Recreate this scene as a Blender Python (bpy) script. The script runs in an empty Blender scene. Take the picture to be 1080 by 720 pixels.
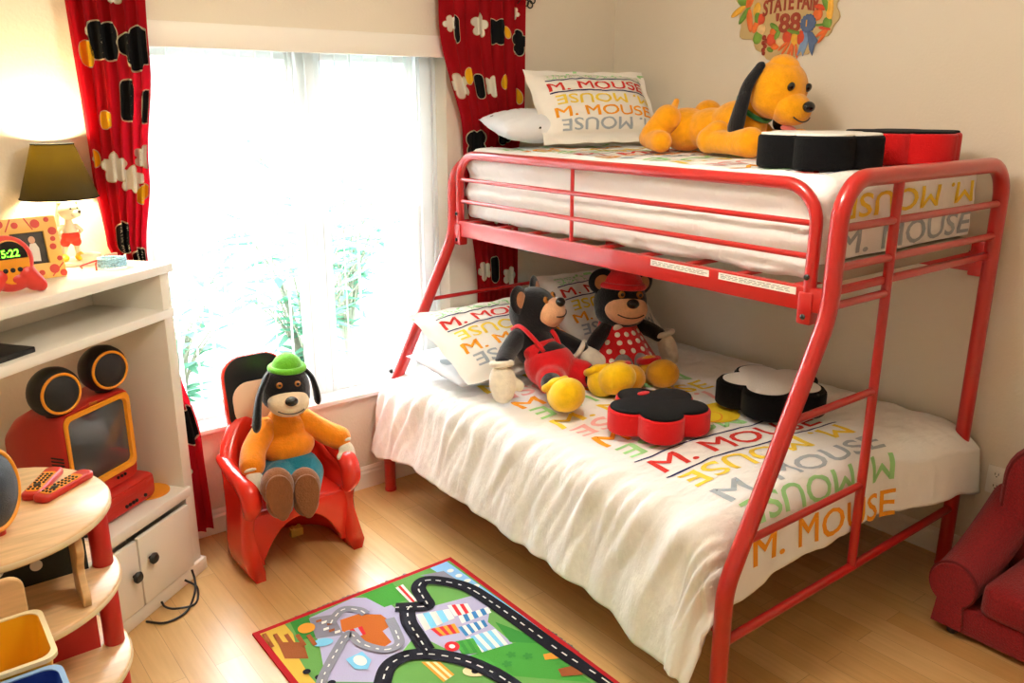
import bpy, bmesh, math, random
from mathutils import Vector, Matrix, noise, Euler
from mathutils.bvhtree import BVHTree
random.seed(7)
SC = bpy.context.scene
COL = SC.collection
PI = math.pi
V = Vector

# ------------------------------------------------------------------ materials
def lin(c):
    c /= 255.0
    return c / 12.92 if c <= 0.04045 else ((c + 0.055) / 1.055) ** 2.4
def rgb(h):
    return (lin(int(h[0:2], 16)), lin(int(h[2:4], 16)), lin(int(h[4:6], 16)), 1.0)

def mat(name, hexcol, rough=0.5, metal=0.0, bump=0.0, bscale=60.0, var=0.0, vscale=6.0, sheen=0.0,
        coat=0.0, spec=0.5, trans=None, stretch=None, bdist=0.01):
    m = bpy.data.materials.new(name)
    m.use_nodes = True
    nt = m.node_tree
    b = nt.nodes['Principled BSDF']
    c = rgb(hexcol)
    b.inputs['Base Color'].default_value = c
    b.inputs['Roughness'].default_value = rough
    b.inputs['Metallic'].default_value = metal
    b.inputs['Specular IOR Level'].default_value = spec
    b.inputs['Coat Weight'].default_value = coat
    b.inputs['Coat Roughness'].default_value = 0.15
    if sheen:
        b.inputs['Sheen Weight'].default_value = sheen
        b.inputs['Sheen Roughness'].default_value = 0.5
    tc = nt.nodes.new('ShaderNodeTexCoord')
    vec = tc.outputs['Object']
    if stretch:
        mp = nt.nodes.new('ShaderNodeMapping')
        mp.inputs['Scale'].default_value = stretch
        nt.links.new(vec, mp.inputs['Vector'])
        vec = mp.outputs['Vector']
    if var > 0:
        n = nt.nodes.new('ShaderNodeTexNoise')
        n.inputs['Scale'].default_value = vscale
        n.inputs['Detail'].default_value = 5
        nt.links.new(vec, n.inputs['Vector'])
        r = nt.nodes.new('ShaderNodeValToRGB')
        lo = [x * (1 - var) for x in c[:3]] + [1]
        hi = [min(1, x * (1 + var)) for x in c[:3]] + [1]
        r.color_ramp.elements[0].position = 0.3
        r.color_ramp.elements[1].position = 0.7
        r.color_ramp.elements[0].color = lo
        r.color_ramp.elements[1].color = hi
        nt.links.new(n.outputs['Fac'], r.inputs['Fac'])
        nt.links.new(r.outputs['Color'], b.inputs['Base Color'])
    if bump > 0:
        n2 = nt.nodes.new('ShaderNodeTexNoise')
        n2.inputs['Scale'].default_value = bscale
        n2.inputs['Detail'].default_value = 4
        nt.links.new(vec, n2.inputs['Vector'])
        bp = nt.nodes.new('ShaderNodeBump')
        bp.inputs['Strength'].default_value = bump
        bp.inputs['Distance'].default_value = bdist
        nt.links.new(n2.outputs['Fac'], bp.inputs['Height'])
        nt.links.new(bp.outputs['Normal'], b.inputs['Normal'])
    if trans is not None:
        out = nt.nodes['Material Output']
        tr = nt.nodes.new('ShaderNodeBsdfTranslucent')
        tr.inputs['Color'].default_value = rgb(trans[0])
        mx = nt.nodes.new('ShaderNodeMixShader')
        mx.inputs['Fac'].default_value = trans[1]
        nt.links.new(b.outputs['BSDF'], mx.inputs[1])
        nt.links.new(tr.outputs['BSDF'], mx.inputs[2])
        nt.links.new(mx.outputs['Shader'], out.inputs['Surface'])
    return m

def emit(name, hexcol, strength):
    m = bpy.data.materials.new(name)
    m.use_nodes = True
    nt = m.node_tree
    b = nt.nodes['Principled BSDF']
    b.inputs['Base Color'].default_value = rgb(hexcol)
    b.inputs['Emission Color'].default_value = rgb(hexcol)
    b.inputs['Emission Strength'].default_value = strength
    return m

M = {}
def plush(name, h, var=0.08):
    M[name] = mat(name, h, rough=0.95, bump=0.55, bscale=160, var=var, vscale=40, sheen=0.35, spec=0.15, bdist=0.006)

# ------------------------------------------------------------------ mesh builder
class MB:
    def __init__(s):
        s.bm = bmesh.new()
    def _mark(s):
        return len(s.bm.faces)
    def _set(s, n0, mi):
        s.bm.faces.ensure_lookup_table()
        for f in s.bm.faces[n0:]:
            f.material_index = mi
    def box(s, c, size, R=None, bevel=0.0, mi=0, seg=2):
        n0 = s._mark()
        g = bmesh.ops.create_cube(s.bm, size=1.0)
        vs = g['verts']
        for v in vs:
            v.co = V((v.co.x * size[0], v.co.y * size[1], v.co.z * size[2]))
        if bevel > 0:
            es = list({e for v in vs for e in v.link_edges})
            r = bmesh.ops.bevel(s.bm, geom=es, offset=bevel, segments=seg, affect='EDGES', profile=0.5)
            vs = list({v for f in r['faces'] for v in f.verts} | {v for v in vs if v.is_valid})
        for v in vs:
            p = v.co
            if R is not None:
                p = R @ p
            v.co = p + V(c)
        s._set(n0, mi)
        return s
    def tube(s, pts, r, n=12, closed=False, caps=True, mi=0):
        n0 = s._mark()
        pts = [V(p) for p in pts]
        k = len(pts)
        rs = r if isinstance(r, (list, tuple)) else [r] * k
        rings = []
        up = None
        for i in range(k):
            if closed:
                t = (pts[(i + 1) % k] - pts[i - 1])
            elif i == 0:
                t = pts[1] - pts[0]
            elif i == k - 1:
                t = pts[-1] - pts[-2]
            else:
                t = (pts[i + 1] - pts[i]).normalized() + (pts[i] - pts[i - 1]).normalized()
            t.normalize()
            if up is None:
                a = V((0, 0, 1)) if abs(t.z) < 0.9 else V((1, 0, 0))
                up = t.cross(a).normalized()
            else:
                up = (up - t * up.dot(t)).normalized()
            w = t.cross(up)
            rings.append([s.bm.verts.new(pts[i] + (up * math.cos(2 * PI * j / n) + w * math.sin(2 * PI * j / n)) * rs[i]) for j in range(n)])
        m = k if closed else k - 1
        for i in range(m):
            a, b = rings[i], rings[(i + 1) % k]
            for j in range(n):
                s.bm.faces.new((a[j], a[(j + 1) % n], b[(j + 1) % n], b[j]))
        if caps and not closed:
            s.bm.faces.new(list(reversed(rings[0])))
            s.bm.faces.new(rings[-1])
        s._set(n0, mi)
        return s
    def rings(s, rings, closed=True, cap0=True, cap1=True, mi=0):
        """skin a list of rings (each a list of points)"""
        n0 = s._mark()
        R = [[s.bm.verts.new(V(p)) for p in r] for r in rings]
        n = len(R[0])
        for a, b in zip(R, R[1:]):
            for j in range(n if closed else n - 1):
                s.bm.faces.new((a[j], a[(j + 1) % n], b[(j + 1) % n], b[j]))
        def fan(r, flip):
            c = s.bm.verts.new(sum((v.co for v in r), V()) / n)
            for j in range(n):
                f = (r[j], r[(j + 1) % n], c)
                s.bm.faces.new(f if not flip else tuple(reversed(f)))
        if cap0: fan(R[0], True)
        if cap1: fan(R[-1], False)
        s._set(n0, mi)
        return s
    def lathe(s, prof, n=28, T=None, mi=0, cap0=True, cap1=True):
        T = T or Matrix.Identity(4)
        rr = []
        for r, z in prof:
            rr.append([T @ V((r * math.cos(2 * PI * j / n), r * math.sin(2 * PI * j / n), z)) for j in range(n)])
        return s.rings(rr, True, cap0, cap1, mi)
    def ell(s, c, rad, R=None, u=20, v=14, mi=0):
        n0 = s._mark()
        if not isinstance(rad, (tuple, list)): rad = (rad,) * 3
        g = bmesh.ops.create_uvsphere(s.bm, u_segments=u, v_segments=v, radius=1.0)
        for w in g['verts']:
            p = V((w.co.x * rad[0], w.co.y * rad[1], w.co.z * rad[2]))
            if R is not None: p = R @ p
            w.co = p + V(c)
        s._set(n0, mi)
        return s
    def bone(s, pts, rs, n=16, mi=0):
        """rounded tapered limb"""
        s.tube(pts, rs, n=n, mi=mi)
        for p, r in zip(pts, rs):
            s.ell(p, r, u=16, v=10, mi=mi)
        return s
    def prism(s, out, h, T=None, bevel=0.0, mi=0, steps=3, mi_top=None):
        """2-D outline extruded 0..h in local z, with rounded rims"""
        T = T or Matrix.Identity(4)
        n = len(out)
        cx = sum(p[0] for p in out) / n; cy = sum(p[1] for p in out) / n
        def inset(d):
            r = []
            for i in range(n):
                a = V(out[i - 1]); b = V(out[i]); c = V(out[(i + 1) % n])
                t = (c - a)
                if t.length < 1e-9: t = V((1, 0))
                t.normalize()
                nn = V((-t.y, t.x))
                r.append(b + nn * d)
            return r
        area = sum(out[i - 1][0] * out[i][1] - out[i][0] * out[i - 1][1] for i in range(n))
        sg = 1 if area > 0 else -1
        lv = []
        if bevel > 0:
            for k in range(steps + 1):
                a = PI / 2 * k / steps
                lv.append((bevel * (1 - math.sin(a)), bevel * (1 - math.cos(a))))
            for k in range(steps + 1):
                a = PI / 2 * (1 - k / steps)
                lv.append((bevel * (1 - math.sin(a)), h - bevel * (1 - math.cos(a))))
        else:
            lv = [(0, 0), (0, h)]
        rings = []
        for d, z in lv:
            rings.append([T @ V((q[0], q[1], z)) for q in inset(d * sg)])
        n0 = s._mark()
        R = [[s.bm.verts.new(p) for p in r] for r in rings]
        for a, b in zip(R, R[1:]):
            for j in range(n):
                s.bm.faces.new((a[j], a[(j + 1) % n], b[(j + 1) % n], b[j]))
        s.bm.faces.new(list(reversed(R[0])))
        s._set(n0, mi)
        n1 = s._mark()
        s.bm.faces.new(R[-1])
        s._set(n1, mi if mi_top is None else mi_top)
        return s
    def grid(s, fn, nu, nv, mi=0, closed_u=False):
        n0 = s._mark()
        g = [[s.bm.verts.new(V(fn(i / (nu if closed_u else nu - 1), j / (nv - 1)))) for i in range(nu)] for j in range(nv)]
        for j in range(nv - 1):
            for i in range(nu if closed_u else nu - 1):
                k = (i + 1) % nu
                s.bm.faces.new((g[j][i], g[j][k], g[j + 1][k], g[j + 1][i]))
        s._set(n0, mi)
        return s
    def poly(s, pts, mi=0):
        n0 = s._mark()
        s.bm.faces.new([s.bm.verts.new(V(p)) for p in pts])
        s._set(n0, mi)
        return s
    def xf(s, T):
        s.bm.transform(T); return s
    def add(s, verts, faces, mi=0):
        n0 = s._mark()
        vs = [s.bm.verts.new(V(p)) for p in verts]
        for f in faces:
            try: s.bm.faces.new([vs[i] for i in f])
            except ValueError: pass
        s._set(n0, mi)
        return s

def finish(name, me, mats, parent, origin, smooth=True, sharp=40):
    for m in (mats if isinstance(mats, (list, tuple)) else [mats]):
        me.materials.append(m if not isinstance(m, str) else M[m])
    if smooth:
        me.shade_smooth()
        if sharp: me.set_sharp_from_angle(angle=math.radians(sharp))
    o = bpy.data.objects.new(name, me)
    COL.objects.link(o)
    if parent is not None:
        o.parent = parent
    else:
        o.location = origin
    return o

def wloc(o):
    p = V((0, 0, 0))
    while o is not None:
        p = p + o.location; o = o.parent
    return p

def part(name, mb, mats, parent, smooth=True, sharp=40, recalc=True):
    """mesh given in world coordinates, linked under parent (parents are unrotated)"""
    if recalc:
        bmesh.ops.recalc_face_normals(mb.bm, faces=mb.bm.faces[:])
    me = bpy.data.meshes.new(name)
    org = wloc(parent)
    mb.bm.transform(Matrix.Translation(-org))
    mb.bm.to_mesh(me); mb.bm.free()
    return finish(name, me, mats, parent, None, smooth, sharp)

def single(name, mb, mats, label, cat, group=None, smooth=True, sharp=40, kind=None, recalc=True):
    """one-mesh thing in world coordinates; origin at the middle of its base"""
    bm = mb.bm
    if recalc:
        bmesh.ops.recalc_face_normals(bm, faces=bm.faces[:])
    xs = [v.co for v in bm.verts]
    lo = V((min(p.x for p in xs), min(p.y for p in xs), min(p.z for p in xs)))
    hi = V((max(p.x for p in xs), max(p.y for p in xs), max(p.z for p in xs)))
    org = V(((lo.x + hi.x) / 2, (lo.y + hi.y) / 2, lo.z))
    bm.transform(Matrix.Translation(-org))
    me = bpy.data.meshes.new(name)
    bm.to_mesh(me); bm.free()
    o = finish(name, me, mats, None, org, smooth, sharp)
    tag(o, label, cat, group, kind)
    return o

def tag(o, label=None, cat=None, group=None, kind=None):
    if label: o['label'] = label
    if cat: o['category'] = cat
    if group: o['group'] = group
    if kind: o['kind'] = kind

def thing(name, label, cat, loc, group=None):
    o = bpy.data.objects.new(name, None)
    COL.objects.link(o)
    o.location = loc
    o.empty_display_size = 0.05
    tag(o, label, cat, group)
    return o

def struct(name, mb, mats, smooth=False, label=None, sharp=40):
    o = single(name, mb, mats, label, None, None, smooth, sharp)
    o['kind'] = 'structure'
    return o

def blobmesh(mb, voxel=0.006, smooth=6):
    """fuse overlapping closed pieces into ONE continuous surface"""
    me = bpy.data.meshes.new('tmp')
    bmesh.ops.recalc_face_normals(mb.bm, faces=mb.bm.faces[:])
    mb.bm.to_mesh(me); mb.bm.free()
    o = bpy.data.objects.new('tmp', me)
    COL.objects.link(o)
    r = o.modifiers.new('r', 'REMESH'); r.mode = 'VOXEL'; r.voxel_size = voxel
    sm = o.modifiers.new('s', 'SMOOTH'); sm.factor = 0.5; sm.iterations = smooth
    dg = bpy.context.evaluated_depsgraph_get(); dg.update()
    me2 = bpy.data.meshes.new_from_object(o.evaluated_get(dg), depsgraph=dg)
    bpy.data.objects.remove(o); bpy.data.meshes.remove(me)
    out = MB(); out.bm.from_mesh(me2)
    bpy.data.meshes.remove(me2)
    return out

def blob(name, mb, mats, parent, voxel=0.006, smooth=6):
    return part(name, blobmesh(mb, voxel, smooth), mats, parent, sharp=0)

# ------------------------------------------------------------------ lettering
def text2d(s, h=0.1, width=None, bold=0.0, maxedge=0.02, spacing=1.0):
    """list of 2-D verts, faces of a word: left end at x=0, baseline at y=0, capital height h"""
    cu = bpy.data.curves.new('t', 'FONT')
    cu.body = s; cu.size = 1.0; cu.resolution_u = 3; cu.space_character = spacing
    cu.fill_mode = 'FRONT'
    o = bpy.data.objects.new('t', cu)
    COL.objects.link(o)
    dg = bpy.context.evaluated_depsgraph_get(); dg.update()
    me = bpy.data.meshes.new_from_object(o.evaluated_get(dg), depsgraph=dg)
    bpy.data.objects.remove(o); bpy.data.curves.remove(cu)
    bm = bmesh.new(); bm.from_mesh(me); bpy.data.meshes.remove(me)
    bmesh.ops.remove_doubles(bm, verts=bm.verts[:], dist=1e-5)
    if bold:   # thicken the strokes: push the outline outwards
        bm.normal_update()
        mv = {}
        for e in bm.edges:
            if len(e.link_faces) != 1: continue
            a, b_ = e.verts
            d = b_.co - a.co
            n = V((d.y, -d.x, 0))
            if n.length < 1e-9: continue
            n.normalize()
            c = e.link_faces[0].calc_center_median() - a.co
            if n.dot(c) > 0: n = -n
            for v in (a, b_): mv.setdefault(v, []).append(n)
        for v, ns in mv.items():
            s_ = sum(ns, V())
            if s_.length > 1e-6:
                s_.normalize()
                v.co += s_ * bold / max(0.5, s_.dot(ns[0]))
    xs = [v.co.x for v in bm.verts]; ys = [v.co.y for v in bm.verts]
    x0, x1 = min(xs), max(xs); y0, y1 = 0.0, max(ys)
    sy = h / (y1 - y0)
    sx = sy if width is None else width / (x1 - x0)
    for v in bm.verts:
        v.co = V(((v.co.x - x0) * sx, (v.co.y - y0) * sy, 0))
    bmesh.ops.triangulate(bm, faces=bm.faces[:])
    for _ in range(5):
        es = [e for e in bm.edges if e.calc_length() > maxedge]
        if not es: break
        bmesh.ops.subdivide_edges(bm, edges=es, cuts=1)
        bmesh.ops.triangulate(bm, faces=[f for f in bm.faces if len(f.verts) > 3])
    bm.verts.ensure_lookup_table(); bm.verts.index_update()
    vs = [(v.co.x, v.co.y) for v in bm.verts]
    fs = [[v.index for v in f.verts] for f in bm.faces]
    bm.free()
    return vs, fs

def quad2d(x0, y0, x1, y1, nx=20, ny=1):
    vs = [(x0 + (x1 - x0) * i / nx, y0 + (y1 - y0) * j / ny) for j in range(ny + 1) for i in range(nx + 1)]
    fs = [(j * (nx + 1) + i, j * (nx + 1) + i + 1, (j + 1) * (nx + 1) + i + 1, (j + 1) * (nx + 1) + i) for j in range(ny) for i in range(nx)]
    return vs, fs

def fan2d(out, rings=3):
    """filled outline with inner rings so that it can follow a curved cloth"""
    n = len(out)
    cx = sum(p[0] for p in out) / n; cy = sum(p[1] for p in out) / n
    vs = []
    for k in range(rings):
        f = 1 - k / rings
        vs += [(cx + (p[0] - cx) * f, cy + (p[1] - cy) * f) for p in out]
    vs.append((cx, cy))
    fs = []
    for k in range(rings - 1):
        for i in range(n):
            j = (i + 1) % n
            fs.append((k * n + i, k * n + j, (k + 1) * n + j, (k + 1) * n + i))
    for i in range(n):
        fs.append(((rings - 1) * n + i, (rings - 1) * n + (i + 1) % n, rings * n))
    return vs, fs

def refine(vs, fs, maxedge):
    bm = bmesh.new()
    b = [bm.verts.new((x, y, 0)) for x, y in vs]
    for f in fs: bm.faces.new([b[i] for i in f])
    bmesh.ops.triangulate(bm, faces=bm.faces[:])
    for _ in range(5):
        es = [e for e in bm.edges if e.calc_length() > maxedge]
        if not es: break
        bmesh.ops.subdivide_edges(bm, edges=es, cuts=1)
        bmesh.ops.triangulate(bm, faces=[f for f in bm.faces if len(f.verts) > 3])
    bm.verts.ensure_lookup_table(); bm.verts.index_update()
    o = [(v.co.x, v.co.y) for v in bm.verts], [[v.index for v in f.verts] for f in bm.faces]
    bm.free()
    return o

def lobes(cx, cy, r, k=5, depth=0.22, rot=0.0, n=60, sy=1.0):
    o = []
    for i in range(n):
        a = 2 * PI * i / n
        q = r * (1 - depth + depth * abs(math.cos(k * (a - rot) / 2)) ** 0.8)
        o.append((cx + q * math.cos(a), cy + q * math.sin(a) * sy))
    return o

def oval(cx, cy, rx, ry, rot=0, n=28):
    c, s_ = math.cos(rot), math.sin(rot)
    o = []
    for i in range(n):
        a = 2 * PI * i / n
        x, y = rx * math.cos(a), ry * math.sin(a)
        o.append((cx + x * c - y * s_, cy + x * s_ + y * c))
    return o

def rrect(x0, y0, x1, y1, r, n=5):
    o = []
    for cx, cy, a0 in ((x1 - r, y1 - r, 0), (x0 + r, y1 - r, 90), (x0 + r, y0 + r, 180), (x1 - r, y0 + r, 270)):
        for k in range(n + 1):
            a = math.radians(a0 + 90 * k / n)
            o.append((cx + r * math.cos(a), cy + r * math.sin(a)))
    return o

def arc(c, r, a0, a1, n, ax, ay):
    """points on an arc around c in the plane of the unit vectors ax, ay"""
    ax, ay, c = V(ax), V(ay), V(c)
    return [c + ax * (r * math.cos(math.radians(a0 + (a1 - a0) * k / n))) + ay * (r * math.sin(math.radians(a0 + (a1 - a0) * k / n))) for k in range(n + 1)]

def smooth_path(pts, n=8):
    """Catmull-Rom through pts"""
    P = [V(p) for p in pts]
    P = [P[0] * 2 - P[1]] + P + [P[-1] * 2 - P[-2]]
    o = []
    for i in range(1, len(P) - 2):
        for k in range(n):
            t = k / n
            a, b, c, d = P[i - 1], P[i], P[i + 1], P[i + 2]
            o.append(0.5 * ((2 * b) + (c - a) * t + (2 * a - 5 * b + 4 * c - d) * t * t + (3 * b - a - 3 * c + d) * t ** 3))
    o.append(P[-2])
    return o

def frame(o, x, y, z=None):
    """matrix with origin o and axes x, y, z"""
    x = V(x).normalized(); y = V(y)
    y = (y - x * y.dot(x)).normalized()
    z = x.cross(y) if z is None else V(z)
    m = Matrix.Identity(4)
    for i in range(3):
        m[i][0], m[i][1], m[i][2], m[i][3] = x[i], y[i], z[i], o[i]
    return m

def sstep(a, b, x):
    t = max(0, min(1, (x - a) / (b - a)))
    return t * t * (3 - 2 * t)

lerp = lambda a, b, t: a + (b - a) * t

def each(name, mb, mats, parent, **kw):
    """every loose piece of mb becomes a part of its own"""
    bm = mb.bm
    bm.verts.ensure_lookup_table(); bm.verts.index_update()
    seen = set(); out = []
    for v0 in bm.verts:
        if v0.index in seen: continue
        st = [v0]; isl = []; seen.add(v0.index)
        while st:
            v = st.pop(); isl.append(v)
            for e in v.link_edges:
                w = e.other_vert(v)
                if w.index not in seen: seen.add(w.index); st.append(w)
        ids = {v.index: i for i, v in enumerate(isl)}
        fs = {f for v in isl for f in v.link_faces}
        nb = MB()
        vs = [nb.bm.verts.new(v.co) for v in isl]
        for f in fs:
            nf = nb.bm.faces.new([vs[ids[v.index]] for v in f.verts]); nf.material_index = f.material_index
        out.append(part(name, nb, mats, parent, **kw))
    bm.free()
    return out
# ================================================================== materials
M['wall'] = mat('wall_paint', 'E6DCCA', rough=0.85, bump=0.35, bscale=90, bdist=0.004)
M['white_wall'] = mat('ceiling_paint', 'EFEBE0', rough=0.9, bump=0.4, bscale=60, bdist=0.005)
M['trim'] = mat('white_trim', 'F1ECE2', rough=0.45)
M['vinyl'] = mat('window_vinyl', 'F4F5F5', rough=0.35)
M['marble'] = mat('sill_marble', 'EDEBE6', rough=0.25, var=0.06, vscale=14)
M['laminate'] = mat('white_laminate', 'F1ECE1', rough=0.35, coat=0.2)
M['bed_red'] = mat('red_enamel', 'BC1C1A', rough=0.28, coat=0.6)
M['cloth'] = mat('white_cotton', 'F4F3F1', rough=0.9, bump=0.5, bscale=9, stretch=(1.3, 3.4, 1.3), bdist=0.016, sheen=0.1, spec=0.2)
M['cloth_pillow'] = mat('pillow_cotton', 'F2EEE6', rough=0.9, bump=0.3, bscale=16, bdist=0.012, spec=0.2)
M['cloth_blue'] = mat('bluish_white_cotton', 'E9ECF2', rough=0.9, bump=0.3, bscale=18, bdist=0.01, spec=0.2)
for k, h in dict(ink_red='D23A34', ink_yel='F2D24A', ink_org='F2A02C', ink_grey='A9B3BC', ink_green='A3DB96', ink_pink='F2B6B4',
                 ink_navy='1E2A62', ink_art='F3CF2E', ink_flesh='F0D9B8', ink_blue='8FA6BF', ink_black='1C1C20', ink_white='F4EEE4').items():
    M[k] = mat('print_' + k[4:], h, rough=0.9, spec=0.2)
M['amber'] = mat('amber_glass_eye', 'A8682A', rough=0.15, coat=0.5)
M['curtain'] = mat('red_curtain_cotton', 'C8202C', rough=0.85, bump=0.15, bscale=120, trans=('E02038', 0.3), spec=0.25)
for k, h in dict(cp_white='EDE6D6', cp_yel='F2B51E', cp_black='1B1B1C', cp_rim='D8CBA8').items():
    M[k] = mat('curtain_' + k[3:], h, rough=0.85, trans=(h, 0.2), spec=0.2)
plush('pl_black', '17161A'); plush('pl_tan', 'E9B288'); plush('pl_red', 'D2171F'); plush('pl_yellow', 'F4C40C')
plush('pl_gold', 'F0A20C'); plush('pl_white', 'EDE3D0'); plush('pl_orange', 'F08A10'); plush('pl_teal', '1C7C93')
plush('pl_brown', '8A5632'); plush('pl_green', '69B82E'); plush('pl_cream', 'F0D7B4'); plush('pl_grey', '87807C'); plush('pl_darktan', 'B87C50')
plush('pl_mustard', 'D99A10'); plush('pl_pink', 'E2776A'); plush('pl_dkgreen', '2E7C3C')
M['gloss_black'] = mat('gloss_black', '0D0D0F', rough=0.15, coat=0.5)
M['black_plastic'] = mat('black_plastic', '151517', rough=0.4)
M['chair_red'] = mat('red_moulded_plastic', 'EA3220', rough=0.25, coat=0.4)
M['maple'] = mat('maple_ply', 'DDB684', rough=0.45, var=0.14, vscale=7, stretch=(1, 8, 8), coat=0.15)
M['maple_edge'] = mat('maple_edge', 'E9D3AC', rough=0.4)
M['tower_red'] = mat('red_painted_wood', 'C2201E', rough=0.4)

# ================================================================== room shell
RW, RF, RH, WT = -3.72, -4.25, 2.62, 0.15          # left wall x, wall behind the camera y, height, wall thickness
WX0, WX1, WZ0, WZ1 = -2.48, -1.07, 0.47, 2.06       # window opening

def floor_mat():
    m = bpy.data.materials.new('light_laminate_planks'); m.use_nodes = True
    nt = m.node_tree; b = nt.nodes['Principled BSDF']; L = nt.links.new
    tc = nt.nodes.new('ShaderNodeTexCoord'); mp = nt.nodes.new('ShaderNodeMapping')
    mp.inputs['Rotation'].default_value = (0, 0, PI / 2)
    L(tc.outputs['Object'], mp.inputs['Vector'])
    br = nt.nodes.new('ShaderNodeTexBrick')
    br.offset = 0.37; br.inputs['Scale'].default_value = 1.0
    br.inputs['Brick Width'].default_value = 0.9; br.inputs['Row Height'].default_value = 0.095
    br.inputs['Mortar Size'].default_value = 0.0011; br.inputs['Mortar Smooth'].default_value = 0.3; br.inputs['Bias'].default_value = 0.0
    br.inputs['Color1'].default_value = rgb('E2BA80'); br.inputs['Color2'].default_value = rgb('D3A465'); br.inputs['Mortar'].default_value = rgb('B58C55')
    L(mp.outputs['Vector'], br.inputs['Vector'])
    mp2 = nt.nodes.new('ShaderNodeMapping'); mp2.inputs['Scale'].default_value = (22, 1.6, 1)
    L(tc.outputs['Object'], mp2.inputs['Vector'])
    n = nt.nodes.new('ShaderNodeTexNoise'); n.inputs['Scale'].default_value = 3; n.inputs['Detail'].default_value = 6
    L(mp2.outputs['Vector'], n.inputs['Vector'])
    r = nt.nodes.new('ShaderNodeValToRGB')
    r.color_ramp.elements[0].position = 0.3; r.color_ramp.elements[0].color = (0.78, 0.72, 0.62, 1)
    r.color_ramp.elements[1].position = 0.75; r.color_ramp.elements[1].color = (1, 1, 1, 1)
    L(n.outputs['Fac'], r.inputs['Fac'])
    mx = nt.nodes.new('ShaderNodeMix'); mx.data_type = 'RGBA'; mx.blend_type = 'MULTIPLY'
    mx.inputs['Factor'].default_value = 0.55
    L(br.outputs['Color'], mx.inputs['A']); L(r.outputs['Color'], mx.inputs['B'])
    L(mx.outputs['Result'], b.inputs['Base Color'])
    b.inputs['Roughness'].default_value = 0.32
    b.inputs['Coat Weight'].default_value = 0.2; b.inputs['Coat Roughness'].default_value = 0.2
    bp = nt.nodes.new('ShaderNodeBump'); bp.inputs['Strength'].default_value = 0.25; bp.inputs['Distance'].default_value = 0.002
    L(br.outputs['Fac'], bp.inputs['Height']); bp.invert = True
    L(bp.outputs['Normal'], b.inputs['Normal'])
    return m
M['floor'] = floor_mat()

struct('floor', MB().box(((RW) / 2, RF / 2, -0.05), (-RW + 2 * WT, -RF + 2 * WT, 0.1)), 'floor')
struct('ceiling', MB().box((RW / 2, RF / 2, RH + 0.05), (-RW + 2 * WT, -RF + 2 * WT, 0.1)), 'white_wall')
struct('wall_right', MB().box((WT / 2, RF / 2, RH / 2), (WT, -RF + 2 * WT, RH)), 'wall')
struct('wall_left', MB().box((RW - WT / 2, RF / 2, RH / 2), (WT, -RF + 2 * WT, RH)), 'wall')
struct('wall_front', MB().box((RW / 2, RF - WT / 2, RH / 2), (-RW, WT, RH)), 'wall')
b = MB()
b.box(((RW + WX0) / 2, WT / 2, RH / 2), (WX0 - RW, WT, RH))
b.box((WX1 / 2, WT / 2, RH / 2), (-WX1, WT, RH))
b.box(((WX0 + WX1) / 2, WT / 2, WZ0 / 2), (WX1 - WX0, WT, WZ0))
b.box(((WX0 + WX1) / 2, WT / 2, (WZ1 + RH) / 2), (WX1 - WX0, WT, RH - WZ1))
struct('wall_back', b, 'wall')

def baseboard(name, pts, nrm):
    """skirting with a stepped top, swept along a straight wall"""
    prof = [(0, 0), (0.016, 0), (0.016, 0.075), (0.011, 0.085), (0.011, 0.095), (0.004, 0.108), (0, 0.108)]
    n = V(nrm)
    mb = MB()
    mb.rings([[V(p) + n * q[0] + V((0, 0, q[1])) for q in prof] for p in pts])
    struct(name, mb, 'trim')
baseboard('baseboard_back', [(RW, 0, 0), (0, 0, 0)], (0, -1, 0))
baseboard('baseboard_right', [(0, -0.016, 0), (0, RF, 0)], (-1, 0, 0))
baseboard('baseboard_left', [(RW, -0.016, 0), (RW, RF, 0)], (1, 0, 0))

# ---- window: two single-hung sashes beside a mullion, marble sill
win = thing('window_1', None, None, ((WX0 + WX1) / 2, 0.1, WZ0)); win['kind'] = 'structure'
MX = -1.722
b = MB()
fy = 0.115
for x, w in ((WX0 + 0.03, 0.06), (MX, 0.085), (WX1 - 0.055, 0.11)):
    b.box((x, fy, (WZ0 + WZ1) / 2), (w, 0.06, WZ1 - WZ0 - 0.002), bevel=0.006)
for xa, xb in ((WX0 + 0.06, MX - 0.0425), (MX + 0.0425, WX1 - 0.11)):
    for z in (WZ1 - 0.03, WZ0 + 0.03):
        b.box(((xa + xb) / 2, fy, z), (xb - xa - 0.001, 0.052, 0.058), bevel=0.004)
part('window_frame', b, 'vinyl', win)
M['glass'] = bpy.data.materials.new('window_glass'); M['glass'].use_nodes = True
nt = M['glass'].node_tree
gb = nt.nodes['Principled BSDF']
gb.inputs['Base Color'].default_value = (0.93, 0.98, 0.99, 1); gb.inputs['Roughness'].default_value = 0.02
gb.inputs['Transmission Weight'].default_value = 1.0; gb.inputs['IOR'].default_value = 1.0
for x0, x1 in ((WX0 + 0.06, MX - 0.042), (MX + 0.042, WX1 - 0.11)):
    for z0, z1, y in ((WZ0 + 0.06, 1.32, 0.1), (1.28, WZ1 - 0.06, 0.125)):
        sb = MB()
        for x in (x0 + 0.0185, x1 - 0.0185):
            sb.box((x, y, (z0 + z1) / 2), (0.035, 0.028, z1 - z0), bevel=0.003)
        for z in (z0 + 0.018, z1 - 0.018):
            sb.box(((x0 + x1) / 2, y, z), (x1 - x0 - 0.07, 0.024, 0.036), bevel=0.003)
        s_ = part('sash', sb, 'vinyl', win)
        part('pane', MB().box(((x0 + x1) / 2, y, (z0 + z1) / 2), (x1 - x0 - 0.0715, 0.004, z1 - z0 - 0.0725)), 'glass', s_)
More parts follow.
